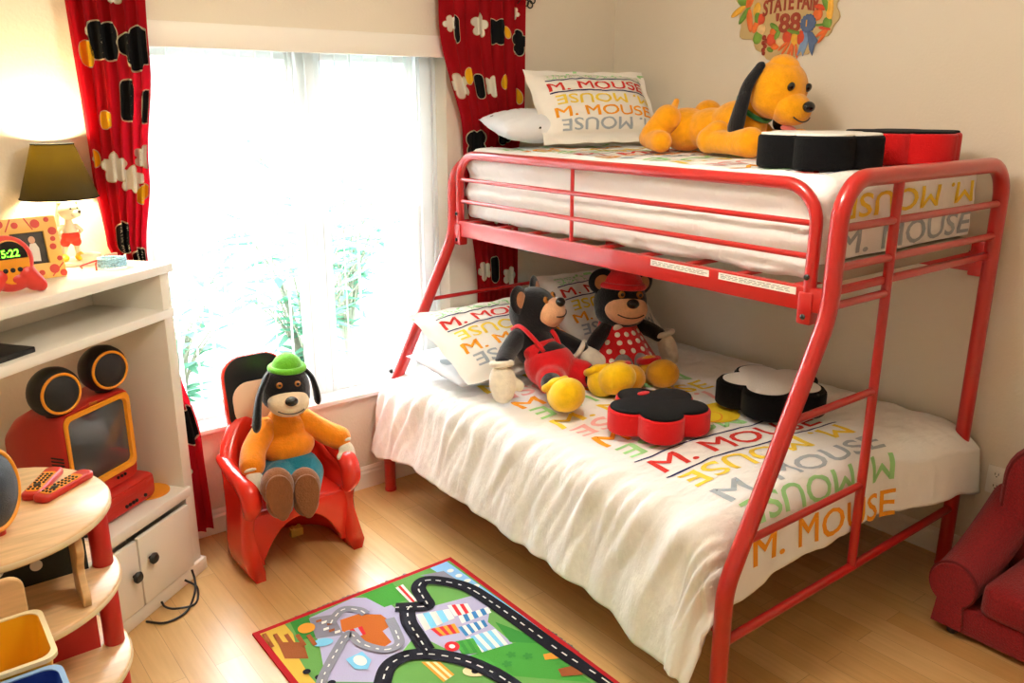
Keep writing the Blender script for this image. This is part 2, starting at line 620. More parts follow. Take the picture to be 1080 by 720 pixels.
struct('trim_1', MB().box(((WX0 + WX1) / 2, 0.0225, WZ0 + 0.0075), (WX1 - WX0 - 0.004, 0.125, 0.022), bevel=0.005), 'marble')

# ---- vertical blind: valance and open vanes
M['vane'] = mat('blind_vane_pvc', 'F6F6F4', rough=0.5, trans=('FFFFFF', 0.5))
vb = thing('vertical_blind', 'white vertical blind with open vanes hanging in the bright window', 'blind', ((WX0 + WX1) / 2, 0.03, WZ0 + 0.03))
vx0, vx1 = -2.60, -1.03
b = MB().box(((vx0 + vx1) / 2, -0.032, 2.032), (vx1 - vx0, 0.02, 0.09), bevel=0.004)
b.box(((vx0 + vx1) / 2, -0.02, 2.073), (vx1 - vx0, 0.04, 0.012), bevel=0.002)
part('valance', b, 'trim', vb)
part('head_rail', MB().box(((WX0 + WX1) / 2, 0.045, 2.045), (WX1 - WX0 - 0.01, 0.035, 0.028), bevel=0.003), 'vinyl', vb)
nv = 20
for i in range(nv):
    x = WX0 + 0.05 + (WX1 - WX0 - 0.1) * i / (nv - 1)
    a = math.radians(67 + random.uniform(-7, 7))
    dx, dy = math.cos(a) * 0.033, math.sin(a) * 0.033
    def fn(u, v, x=x, dx=dx, dy=dy):
        k = (u - 0.5) * 2
        bow = 0.004 * (1 - k * k)
        return (x + dx * k - bow * dy / 0.033, 0.045 + dy * k * 0.98 + bow * dx / 0.033, 0.505 + 1.525 * v)
    vmb = MB().grid(fn, 5, 2)
    bmesh.ops.solidify(vmb.bm, geom=vmb.bm.faces[:], thickness=0.0012)
    part('vane', vmb, 'vane', vb, sharp=0)

# ---- what lies outside the glass: pale paving and pale sunlit shrubs
M['outside'] = mat('pale_paving', '6F8078', rough=0.9, var=0.08, vscale=3)
struct('ground_outside', MB().box((-1.5, 4.2, -0.1), (14, 8, 0.1)), 'outside')
M['leaf'] = mat('pale_leaf', '4E7A66', rough=0.6, trans=('5E9A78', 0.4))
M['stem'] = mat('shrub_stem', '7A7A6C', rough=0.8)
def shrub(x, y, h, n, label):
    t = thing('shrub', label, 'shrub', (x, y, -0.05), 'shrubs outside the window')
    st = MB(); lf = MB()
    rnd = random.Random(int(x * 100))
    for i in range(n):
        a = rnd.uniform(0, 2 * PI); l = rnd.uniform(0.5, 1) * h
        tip = V((x + math.cos(a) * 0.45 * l, y + math.sin(a) * 0.35 * l, l))
        mid = V((x + math.cos(a) * 0.12 * l, y + math.sin(a) * 0.1 * l, l * 0.6))
        pth = smooth_path([(x, y, -0.05), mid, tip], 4)
        st.tube(pth, [0.012 - 0.009 * k / (len(pth) - 1) for k in range(len(pth))], n=5)
        for k in range(7):
            p = pth[min(len(pth) - 1, 2 + k % (len(pth) - 2))]
            b1 = rnd.uniform(0, 2 * PI)
            d = V((math.cos(b1), math.sin(b1), rnd.uniform(-0.2, 0.9))).normalized()
            w = d.cross(V((0, 0, 1))).normalized() * 0.028
            L_ = rnd.uniform(0.14, 0.3)
            q = [p, p + d * L_ * .35 + w, p + d * L_ - V((0, 0, .05)), p + d * L_ * .35 - w]
            lf.poly(q)
    part('stem', st, 'stem', t)
    part('foliage', lf, 'leaf', t, sharp=0, recalc=False)
shrub(-2.15, 1.0, 1.15, 24, 'pale shrub outside the left half of the window')
shrub(-1.35, 1.1, 1.3, 24, 'pale shrub outside the right half of the window')
shrub(-0.7, 1.9, 1.7, 26, 'tall pale shrub outside, farthest right beyond the window mullion')

# ---- curtains
def curtain(name, label, cat, fx0, fx1, z0, z1, y, amp, nf, seed, prints, sway=None):
    """fx0(v), fx1(v): left and right edge x at height fraction v (0 bottom, 1 top)"""
    rnd = random.Random(seed)
    ph = [rnd.uniform(0, 6.28) for _ in range(4)]
    def fn(u, v):
        x0, x1 = fx0(v), fx1(v)
        w = u + 0.018 * math.sin(2 * PI * nf * u + ph[0])
        f = math.sin(2 * PI * nf * u + ph[1] + 0.5 * math.sin(2.1 * v + ph[2])) + 0.45 * math.sin(2 * PI * nf * 0.47 * u + ph[3] + v * 1.5)
        zz = z0 + (z1 - z0) * v
        k = 1.0 if sway is None else sstep(1.55, 1.75, zz)
        return V((x0 + (x1 - x0) * w, lerp(-0.034, y, k) + lerp(0.010, amp, k) * f * (0.75 + 0.25 * v), zz))
    mb = MB().grid(fn, 260, 60)
    bmesh.ops.solidify(mb.bm, geom=mb.bm.faces[:], thickness=0.0014)
    bmesh.ops.recalc_face_normals(mb.bm, faces=mb.bm.faces[:])
    H = z1 - z0
    def put(vs, fs, mi, off):
        vs2 = []
        for (u, v) in vs:
            if u < 0.005: u = 0.005
            if u > 0.995: u = 0.995
            p = fn(u, v); e = 0.002
            n = (fn(u + e, v) - fn(u - e, v)).cross(fn(u, v + e) - fn(u, v - e)).normalized()
            if n.y > 0: n = -n
            vs2.append(p + n * off)
        mb.add(vs2, fs, mi)
    for kind, u, v, s in prints:
        # s is the size in metres of cloth; gathered cloth is about twice as wide as it hangs
        s *= 0.68; su, sv = s / (abs(fx1(v) - fx0(v)) * 1.25), s / H
        def lay2(o, k, mi):
            me_ = 0.0034 / s
            for out, m_, of in (([(a * k, b_ * k) for a, b_ in o], 4, 0.0032), (o, mi, 0.005)):
                vs, fs = refine(*fan2d(out, 3), me_)
                put([(u + a * su, v + b_ * sv) for a, b_ in vs], fs, m_, of)
        if kind == 'flower':
            o = lobes(0, 0, 1.0, 5, 0.4, rot=rnd.uniform(0, 6), n=60)
            lay2(o, 1.08, 1)
        elif kind == 'yellow':
            o = oval(0, 0, 0.55, 0.9, rnd.uniform(-.5, .5))
            lay2(o, 1.09, 2)
        else:
            o = lobes(0, 0, 1.25, rnd.choice((4, 5)), 0.30, rot=rnd.uniform(0, 6), n=60) if rnd.random() < .6 else rrect(-0.5, -1.2, 0.5, 1.2, 0.5)
            lay2(o, 1.08, 3)
    t = thing(name, label, cat, (fx0(.5), y, z0))
    part('drape', mb, ['curtain', 'cp_white', 'cp_yel', 'cp_black', 'cp_rim'], t, sharp=0, recalc=False)
    hb = MB()
    for k in range(9):
        x = fx0(1) + (fx1(1) - fx0(1)) * (k + 0.5) / 9
        hb.tube([V((x, -0.05, 2.262)) + V((0, math.cos(2 * PI * q / 14) * 0.021, math.sin(2 * PI * q / 14) * 0.021)) for q in range(14)], 0.0025, n=6, closed=True)
    each('ring', hb, 'black_plastic', t)
    return t
LCL = [(0.06, -2.575), (0.6, -2.575), (1.2, -2.58), (1.3, -2.612), (1.55, -2.63), (2.27, -2.645)]
LCR = [(0.06, -2.345), (0.45, -2.355), (0.9, -2.43), (1.24, -2.478), (1.55, -2.436), (1.95, -2.39), (2.27, -2.38)]
def lcurve(v, tab):
    z = 0.06 + 2.2 * v
    for (z0, x0), (z1, x1) in zip(tab, tab[1:]):
        if z <= z1: return lerp(x0, x1, sstep(z0, z1, z))
    return tab[-1][1]
pl = [('yellow', .2, .86, .07), ('black', .42, .88, .085), ('flower', .62, .95, .05), ('black', .86, .87, .09), ('yellow', .33, .76, .05),
      ('black', .68, .79, .085), ('flower', .42, .685, .08), ('flower', .70, .665, .075), ('yellow', .9, .64, .06), ('flower', .95, .70, .06), ('black', .97, .78, .07),
      ('yellow', .12, .70, .05), ('black', .45, .57, .07), ('black', .85, .52, .08), ('yellow', .95, .50, .06), ('flower', .25, .40, .08), ('black', .85, .22, .1), ('yellow', .5, .3, .06), ('flower', .6, .12, .08)]
curtain('curtain', 'red patterned curtain panel hanging left of the window above the white cabinet', 'curtain',
        lambda v: lcurve(v, LCL), lambda v: lcurve(v, LCR), 0.06, 2.262, -0.074, 0.019, 6, 3, pl)
pr = [('flower', .12, .94, .05), ('black', .18, .93, .07), ('flower', .45, .94, .075), ('black', .66, .93, .075), ('yellow', .78, .93, .045), ('black', .92, .91, .07), ('flower', .9, .97, .04),
      ('flower', .12, .82, .08), ('yellow', .25, .84, .06), ('black', .38, .82, .065), ('flower', .53, .82, .07), ('yellow', .72, .83, .055), ('yellow', .93, .80, .06),
      ('black', .24, .70, .09), ('yellow', .5, .68, .05), ('black', .72, .72, .06), ('flower', .15, .57, .08), ('yellow', .3, .56, .05), ('flower', .55, .55, .08), ('yellow', .75, .56, .045), ('black', .9, .55, .1),
      ('flower', .2, .42, .07), ('black', .45, .42, .08), ('flower', .8, .4, .07)]
def rx0(v):
    z = 0.06 + 2.2 * v
    return lerp(-0.93, -1.0, sstep(0.9, 1.5, z)) if z < 1.5 else lerp(-1.0, -1.15, sstep(1.5, 2.15, z))
curtain('curtain', 'red patterned curtain panel hanging right of the window behind the bunk bed', 'curtain',
        rx0, lambda v: lerp(-0.68, -0.665, v), 0.06, 2.262, -0.074, 0.017, 7, 5, pr, sway=1)
rt = thing('curtain_rod', 'black curtain rod above the window with a small black finial', 'curtain rod', (-1.7, -0.05, 2.262))
part('pole', MB().tube([(-2.72, -0.05, 2.268), (-0.655, -0.05, 2.268)], 0.011), 'black_plastic', rt)
b = MB()
for a in (0, 72, 144, 216, 288):
    c = V((-0.622 + 0.022 * math.cos(math.radians(a)), -0.05, 2.262 + 0.022 * math.sin(math.radians(a))))
    b.tube([c + V((math.cos(t * 0.5236) * 0.016, 0, math.sin(t * 0.5236) * 0.016)) for t in range(12)], 0.0035, n=6, closed=True)
b.tube([(-0.66, -0.05, 2.268), (-0.63, -0.05, 2.264)], 0.006)
part('finial', b, 'black_plastic', rt)
b = MB()
for x in (-2.68, -0.69):
    b.tube([(x, 0, 2.25), (x, -0.04, 2.25), (x, -0.05, 2.262)], 0.006)
each('bracket', b, 'black_plastic', rt)

# ---- wall outlet
ot = thing('wall_outlet', 'white duplex wall outlet low on the right wall beside the red armchair', 'outlet', (0, -2.178, 0.335))
OY, OZ = -2.178, 0.392
T = frame((-0.0005, OY, OZ), (0, -1, 0), (0, 0, 1))
part('cover_plate', MB().prism(rrect(-.036, -.058, .036, .058, .006), 0.006, T, bevel=0.003), 'trim', ot)
for dz in (0.024, -0.024):
    rc = part('receptacle', MB().prism(oval(0, dz, .017, .015), 0.0085, T, bevel=0.001), 'laminate', ot)
    sb = MB()
    for dx in (-0.006, 0.006):
        sb.prism(rrect(dx - .0012, dz - .001, dx + .0012, dz + .008, .0004, 2), 0.0089, T)
    sb.prism(oval(0, dz - .007, .0025, .0025, n=10), 0.0089, T)
    each('slot', sb, 'black_plastic', rc)
part('screw', MB().prism(oval(0, 0, .003, .003, n=12), 0.0072, T), 'laminate', ot)

# ---- ceiling lamp of the room (above, out of the frame)
cl = thing('ceiling_lamp', 'round frosted ceiling lamp in the middle of the room', 'lamp', (-1.95, -1.9, RH - 0.12))
part('canopy', MB().lathe([(0.17, RH - 0.025), (0.17, RH), (0.001, RH)], 32, Matrix.Translation((-1.95, -1.9, 0))), 'trim', cl)
M['lampglass'] = emit('frosted_lit_glass', 'FFE9C8', 6.0)
part('glass_shade', MB().lathe([(0.002, RH - 0.12), (0.06, RH - 0.115), (0.12, RH - 0.09), (0.15, RH - 0.05), (0.155, RH - 0.026)], 32, Matrix.Translation((-1.95, -1.9, 0)), cap1=False), 'lampglass', cl)
# ================================================================== bunk bed
XF, XT, XW = -1.50, -1.105, -0.08       # lower front leg, upper front post, wall-side post
YE, YL = -0.10, -2.06                  # window end, ladder end
R0 = 0.0265
def fillet(pts, rad, n=7):
    pts = [V(p) for p in pts]
    o = [pts[0]]
    for i in range(1, len(pts) - 1):
        a, b, c = pts[i - 1], pts[i], pts[i + 1]
        u = (a - b).normalized(); w = (c - b).normalized()
        r = rad[i - 1] if isinstance(rad, (list, tuple)) else rad
        ang = u.angle(w)
        d = r / math.tan(ang / 2)
        p, q = b + u * d, b + w * d
        cen = b + (u + w).normalized() * (r / math.sin(ang / 2))
        e1, e2 = p - cen, q - cen
        tot = e1.angle(e2)
        for k in range(n + 1):
            t = k / n
            o.append(cen + (e1 * math.sin((1 - t) * tot) + e2 * math.sin(t * tot)) / math.sin(tot))
    o.append(pts[-1])
    return o

bed = thing('bunk_bed', 'red tubular metal bunk bed with ladder end, twin over full', 'bunk bed', ((XF + XW) / 2, (YE + YL) / 2, 0))
def end_frame(y, ztop, ladder):
    pts = [(XF, y, 0.0), (XF, y, 0.44), (XT - 0.005, y, 1.2), (XT, y, ztop), (XW, y, ztop), (XW, y, 0.0)]
    mb = MB().tube(fillet(pts, [0.22, 0.3, 0.12, 0.12], 9), R0, n=18)
    fr = part('end_frame', mb, 'bed_red', bed)
    def bar(x0, x1, z, r=0.011, name='crossbar'):
        part(name, MB().tube([(x0, y, z), (x1, y, z)], r, n=12), 'bed_red', fr)
    if ladder:
        part('ladder_post', MB().tube([(-0.80, y, 0.255), (-0.80, y, ztop)], 0.0155, n=14), 'bed_red', fr)
        def frontx(z):
            return XF if z < .44 else (lerp(XF, XT, (z - .44) / .76) if z < 1.2 else XT)
        for z in (0.565, 0.897, 1.222):
            bar(frontx(z), -0.80, z, 0.0125, 'rung')
        bar(XT, XW, 1.45, 0.0125); bar(XT, XW, 1.335, 0.0125)
        part('support_rail', MB().box(((XT + XW) / 2, y + 0.012, 1.262), (XW - XT, 0.024, 0.022), bevel=0.003), 'bed_red', fr)
        bar(XF, XW, 0.255, 0.0155, 'bottom_rail')
    else:
        bar(-1.26, XW, 0.905, 0.0095); bar(XT, XW, 1.36, 0.0125); bar(XT, XW, 1.25, 0.0125); bar(XF, XW, 0.27, 0.0155, 'bottom_rail')
    for x in (XF, XW):
        part('foot_cap', MB().lathe([(0.001, 0), (0.0285, 0), (0.029, 0.012), (0.027, 0.016)], 18, Matrix.Translation((x, y, 0)), cap0=False, cap1=False), 'bed_red', fr)
end_frame(YL, 1.588, True)
end_frame(YE, 1.535, False)

b = MB().box((XT, (YE + YL) / 2, 1.232), (0.028, YE - YL - 0.03, 0.074), bevel=0.006)
rail = part('side_rail', b, 'bed_red', bed)
part('side_rail', MB().box((XW, (YE + YL) / 2, 1.232), (0.028, YE - YL - 0.03, 0.074), bevel=0.006), 'bed_red', bed)
for x in (XF + 0.02, XW):
    part('lower_rail', MB().box((x, (YE + YL) / 2, 0.30), (0.026, YE - YL - 0.03, 0.06), bevel=0.005), 'bed_red', bed)
b = MB()
for k in range(9):
    y = lerp(YE - .12, YL + .12, k / 8)
    b.box(((XT + XW) / 2, y, 1.264), (XW - XT - 0.02, 0.03, 0.012), bevel=0.002)
each('slat', b, 'bed_red', bed)
b = MB()
for k in range(9):
    y = lerp(YE - .12, YL + .12, k / 8)
    b.box(((XF + XW) / 2, y, 0.318), (XW - XF - 0.03, 0.03, 0.012), bevel=0.002)
each('slat', b, 'bed_red', bed)
# guard rail
gx = XT + 0.002
gr = part('guard_rail', MB().tube(fillet([(gx, YE - 0.05, 1.2), (gx, YE - 0.05, 1.566), (gx, YL + 0.075, 1.566), (gx, YL + 0.075, 1.2)], 0.115, 9), 0.0195, n=16), 'bed_red', bed)
for z in (1.456, 1.358):
    part('guard_bar', MB().tube([(gx, YE - 0.055, z), (gx, YL + 0.08, z)], 0.0095, n=12), 'bed_red', gr)
part('guard_bar', MB().tube([(gx, -0.92, 1.25), (gx, -0.92, 1.566)], 0.008, n=12), 'bed_red', gr)
b = MB()
for y in (YE - 0.05, YL + 0.075):
    b.box((gx, y, 1.205), (0.046, 0.05, 0.1), bevel=0.008)
each('rail_bracket', b, 'bed_red', bed)
b = MB()
for y in (YE - 0.05, YL + 0.075):
    for z in (1.18, 1.3):
        b.lathe([(0.009, 0), (0.009, 0.004), (0.004, 0.008)], 12, Matrix.Translation((gx - 0.021, y, z)) @ Matrix.Rotation(-PI / 2, 4, 'Y'))
b.lathe([(0.011, 0), (0.011, 0.008), (0.005, 0.014)], 12, Matrix.Translation((-1.478, YE - 0.02, 0.60)) @ Matrix.Rotation(-PI / 2, 4, 'Y'))
each('bolt', b, 'gloss_black', bed)
b = MB().box((XW, YL + 0.045, 1.245), (0.03, 0.05, 0.13), bevel=0.006)
part('rail_bracket', b, 'bed_red', bed)
# warning stickers on the side rail, with unreadably fine lines
M['sticker'] = mat('white_sticker', 'EFEAE0', rough=0.5)
M['fine_print'] = mat('fine_grey_print', '8A8580', rough=0.6)
for y0, y1 in ((-1.36, -1.62), (-1.66, -1.95)):
    sb = MB().box((XT - 0.0146, (y0 + y1) / 2, 1.252), (0.0008, y0 - y1, 0.022))
    lb = sb
    rnd = random.Random(int(-y0 * 100))
    for z in (1.257, 1.252, 1.247):
        y = y0 - 0.008
        while y > y1 + 0.03:
            l = rnd.uniform(0.01, 0.03)
            lb.box((XT - 0.0152, y - l / 2, z), (0.0006, l, 0.0018), mi=1); y -= l + 0.006
    part('warning_sticker', sb, ['sticker', 'fine_print'], rail)

# ------------------------------------------------------------------ rounded, lumpy cloth block
def cushion_block(c, half, r, cuts, amp, seed, sub=None):
    mb = MB()
    g = bmesh.ops.create_cube(mb.bm, size=2.0)
    bmesh.ops.subdivide_edges(mb.bm, edges=mb.bm.edges[:], cuts=cuts, use_grid_fill=True)
    h = V(half); off = V((seed * 3.1, seed * 1.7, seed))
    for v in mb.bm.verts:
        P = V((v.co.x * h.x, v.co.y * h.y, v.co.z * h.z))
        I = V([max(-(h[i] - r), min(h[i] - r, P[i])) for i in range(3)])
        d = P - I
        if d.length > 1e-9:
            d.normalize(); P = I + d * r
        w = P + V(c)
        if amp:
            n = noise.noise(w * 5 + off) + 0.6 * noise.noise(V((w.x * 9, w.y * 14, w.z * 18)) + off)
            P = P + d * amp * n
        if sub: P = sub(P)
        v.co = P + V(c)
    return mb

single('mattress', cushion_block((-0.775, -1.055, 0.435), (0.685, 0.92, 0.11), 0.045, 14, 0.002, 3), mat('grey_mattress_ticking', 'CFCBC4', rough=0.9),
       'pale grey mattress on the lower bunk, peeping out under the duvet', 'mattress', sharp=0)
M['board'] = mat('bunkie_board_fabric', 'A89F8A', rough=0.9, bump=0.3, bscale=200)
single('bunkie_board', MB().box((-0.60, -1.985, 1.301), (0.90, 0.06, 0.055), bevel=0.008), 'board', 'tan fabric covered support board under the upper bunk bedding', 'board')

# ------------------------------------------------------------------ upper comforter
def sag(P):
    # the cover billows out between the guard bars and dips where things lie
    if P.x < -0.44: P = P + V((0.012 * math.cos((P.z - 0.03) * 50), 0, 0))
    if P.z < -0.096:
        k = sstep(-0.80, -0.90, P.y) * sstep(-0.45, -0.40, P.x)
        P = V((P.x, P.y, lerp(P.z, -0.096, k)))
    return P
uc = cushion_block((-0.585, -1.06, 1.4325), (0.485, 0.935, 0.158), 0.055, 56, 0.011, 1, sag)
uc.bm.normal_update(); bvh = BVHTree.FromBMesh(uc.bm)
def project(mb, vs, fs, mi, T, d, off=0.0018):
    """lay a flat print (T places it) on the cloth along direction d"""
    bm0 = bvh
    out = []
    d = V(d)
    for (x, y) in vs:
        p = T @ V((x, y, 0))
        hit, nr, _, _ = bm0.ray_cast(p - d * 0.4, d)
        if hit is None:
            out.append(None); continue
        if nr.dot(d) > 0: nr = -nr
        out.append(hit + nr * off)
    keep = {}
    pts = []
    for i, p in enumerate(out):
        if p is not None:
            keep[i] = len(pts); pts.append(p)
    mb.add(pts, [[keep[i] for i in f] for f in fs if all(i in keep for i in f)], mi)
ROW = 'M. MOUSE'
INKS = ['ink_red', 'ink_yel', 'ink_org', 'ink_grey', 'ink_green', 'ink_pink', 'ink_navy', 'ink_art', 'ink_flesh', 'ink_black', 'ink_blue']
IDX = {k[4:]: i + 1 for i, k in enumerate(INKS)}
bmesh.ops.recalc_face_normals(uc.bm, faces=uc.bm.faces[:])
def row_on(mb, col, T, d, w, h, flip=False):
    vs, fs = text2d(ROW, h, w, bold=0.012)
    if flip: vs = [(w - x, h - y) for x, y in vs]
    project(mb, vs, fs, IDX[col], T, d)
TE = lambda x0, z: frame((x0, -2.0, z), (1, 0, 0.0), (0, 0, 1))
row_on(uc, 'grey', TE(-0.985, 1.348), (0, 1, 0), 0.84, 0.078)
row_on(uc, 'yel', TE(-1.0, 1.458), (0, 1, 0), 0.84, 0.072, True)
TT = lambda x0, y: frame((x0, y, 1.6), (1, 0, 0), (0, 1, 0))
y = -1.90
for col, fl in (('red', 0), ('green', 1), ('org', 0), ('pink', 1), ('yel', 0), ('green', 1), ('grey', 0), ('org', 1), ('red', 0), ('green', 1), ('yel', 0), ('org', 1), ('green', 0)):
    row_on(uc, col, TT(-1.0, y), (0, 0, -1), 0.84, 0.075, fl)
    if col == 'red':
        for dy in (-0.022, 0.094):
            project(uc, *quad2d(0, 0, 0.86, 0.007, 40), IDX['navy'], TT(-1.01, y + dy), (0, 0, -1))
    y += 0.128
single('comforter', uc, ['cloth'] + INKS, 'white comforter with coloured lettering spread over the upper bunk', 'comforter', sharp=0, recalc=False)

# ------------------------------------------------------------------ lower duvet
EX, EY = -1.43, -1.94
def duvet(X, Y):
    ox, oy = max(0.0, EX - X), max(0.0, EY - Y)
    bx, by = max(X, EX), max(Y, EY)
    m = math.hypot(ox, oy)
    R = 0.11
    tm = math.radians(78)
    if m > 0:
        dx, dy = ox / m, oy / m
        th = min(m / R, tm)
        ex = max(0.0, m - R * tm)
        hor = R * math.sin(th) + ex * math.cos(tm)
        drop = R * (1 - math.cos(th)) + ex * math.sin(tm)
    else:
        dx = dy = hor = drop = 0.0
    # puffy top, thinner towards the head end and the wall
    zt = 0.585 + 0.045 * sstep(-0.15, -0.5, Y) + 0.012 * noise.noise(V((X * 2.1, Y * 2.1, 4.0)))
    zt -= 0.035 * sstep(-0.25, -0.05, X)
    zt -= 0.02 * sstep(-1.1, EX, X)
    zt += 0.0075 * noise.noise(V((X * 7 + Y * 3, Y * 9, 1.0))) + 0.004 * noise.noise(V((X * 16, Y * 22 + X * 9, 2.0)))
    p = V((bx - hor * dx, by - hor * dy * 0.72, zt - drop))
    # hanging folds
    hang = min(1.0, drop / 0.3)
    if m > 0.02:
        al = Y if dx > dy else X
        ph = al * 33 + 3.0 * noise.noise(V((al * 3, 0, 7.0))) + 6.0 * drop * noise.noise(V((al * 1.5, 3.0, 0)))
        f = 0.0065 * hang * math.sin(ph) + 0.022 * hang * noise.noise(V((al * 4.5 + drop * 3, drop * 2.5, 5.0)))
        f += 0.010 * noise.noise(V((al * 14, drop * 5 + al * 4, 8.0))) * min(1, m / 0.08)
        amt = 1.0 if dx > dy else 0.35
        p.x -= f * dx * amt; p.y -= f * dy * amt
    # right end billows past the ladder-end frame
    p.y -= 0.10 * sstep(-0.62, -0.3, X) * min(1.0, oy / 0.14)
    # shallow pull folds running down from the top edge
    k = sstep(EX + 0.06, EX - 0.08, X) * sstep(EX - .5, EX - .15, X)
    q = noise.noise(V((Y * 15 + X * 5, X * 2.2, 9.0)))
    p.z += 0.008 * k * (abs(q) * 2 - 0.5); p.x -= 0.022 * k * (abs(q) * 2 - 0.5)
    return p
def ovx(Y):  # length hanging over the front, longest at the ladder end
    return 0.405 + 0.055 * sstep(-0.2, -1.9, Y) + 0.03 * noise.noise(V((Y * 2.3, 0, 1))) + 0.07 * sstep(-1.6, -1.95, Y)
def ovy(X):
    return 0.325 + 0.03 * noise.noise(V((X * 3, 2, 1))) - 0.02 * sstep(-1.3, -.6, X) + .02 * sstep(-.5, -.1, X)
dm = MB()
def dfn(u, v):
    # u: wall -> front, v: head -> foot;  finer near the folds
    Y0, X0 = -0.085, -0.045
    Yt = lerp(Y0, EY, min(1, v / 0.84)) if v < 0.84 else EY
    Xt = lerp(X0, EX, min(1, u / 0.72)) if u < 0.72 else EX
    ex_ = max(0, (u - 0.72) / 0.28) ; ey_ = max(0, (v - 0.84) / 0.16)
    X = Xt - ex_ * ovx(Yt); Y = Yt - ey_ * ovy(Xt)
    if ex_ > 0 and ey_ > 0:   # square the corner off a little so it does not trail too far
        m = math.hypot(ex_, ey_); s = 1.0 if m <= 1 else lerp(1, 1 / m, 0.15)
        X = Xt - ex_ * ovx(Yt) * s; Y = Yt - ey_ * ovy(Xt) * s
    return duvet(X, Y)
dm.grid(dfn, 170, 190)
bmesh.ops.recalc_face_normals(dm.bm, faces=dm.bm.faces[:])
dm.bm.faces.ensure_lookup_table()
if sum(f.normal.z for f in dm.bm.faces) < 0:
    bmesh.ops.reverse_faces(dm.bm, faces=dm.bm.faces[:])
bmesh.ops.solidify(dm.bm, geom=dm.bm.faces[:], thickness=0.026)
def lay(mb, vs, fs, mi, o, ang=0.0, off=0.0017):
    """print on the unrolled duvet: o is the left end of the baseline"""
    c, s = math.cos(ang), math.sin(ang)
    pts = []
    for x, y in vs:
        X, Y = o[0] + x * c - y * s, o[1] + x * s + y * c
        p = duvet(X, Y); e = 0.004
        n = (duvet(X + e, Y) - duvet(X - e, Y)).cross(duvet(X, Y + e) - duvet(X, Y - e)).normalized()
        pts.append(p + n * off)
    mb.add(pts, fs, mi)
A_ = math.radians(-5.5)
W_ = 0.80
rows = [('org', 0, -2.19), ('green', 1, -2.06), ('grey', 0, -1.935), ('yel', 1, -1.805), ('red', 0, -1.665), ('green', 1, -1.515), ('org', 0, -1.39), ('pink', 1, -1.27),
        ('yel', 0, -1.15), ('green', 1, -1.03), ('org', 0, -0.91), ('pink', 1, -0.79), ('yel', 0, -0.67)]
for col, fl, y in rows:
    h = 0.094
    vs, fs = text2d(ROW, h, W_, bold=0.012, maxedge=0.018)
    if fl: vs = [(W_ - x, h - y_) for x, y_ in vs]
    x0 = -1.335
    lay(dm, vs, fs, IDX[col], (x0, y), A_)
    if col == 'red':
        for dy in (-0.03, 0.116):
            lay(dm, *quad2d(0, 0, 0.86, 0.008, 50), IDX['navy'], (x0 - 0.02, y + dy), A_)
# a plain printed picture patch in yellow, cream and blue between the cushions
lay(dm, *fan2d(lobes(0, 0, 0.17, 3, 0.3, 0.4, n=50, sy=0.62), 6), IDX['art'], (-0.80, -1.42), A_, off=0.0034)
lay(dm, *fan2d(oval(0, 0, 0.085, 0.05, 0.3), 4), IDX['org'], (-0.86, -1.45), A_, off=0.0043)
lay(dm, *fan2d(oval(0, 0, 0.077, 0.043, 0.3), 4), IDX['art'], (-0.86, -1.45), A_, off=0.0052)
lay(dm, *fan2d(oval(0, 0, 0.03, 0.018, -0.3), 3), IDX['flesh'], (-0.93, -1.50), A_, off=0.0058)
lay(dm, *fan2d(oval(0, 0, 0.035, 0.025, 0.6), 3), IDX['navy'], (-0.78, -1.33), A_, off=0.0046)
single('duvet', dm, ['cloth'] + INKS, 'white duvet with rows of coloured lettering hanging over the lower bunk', 'duvet', sharp=0, recalc=False)

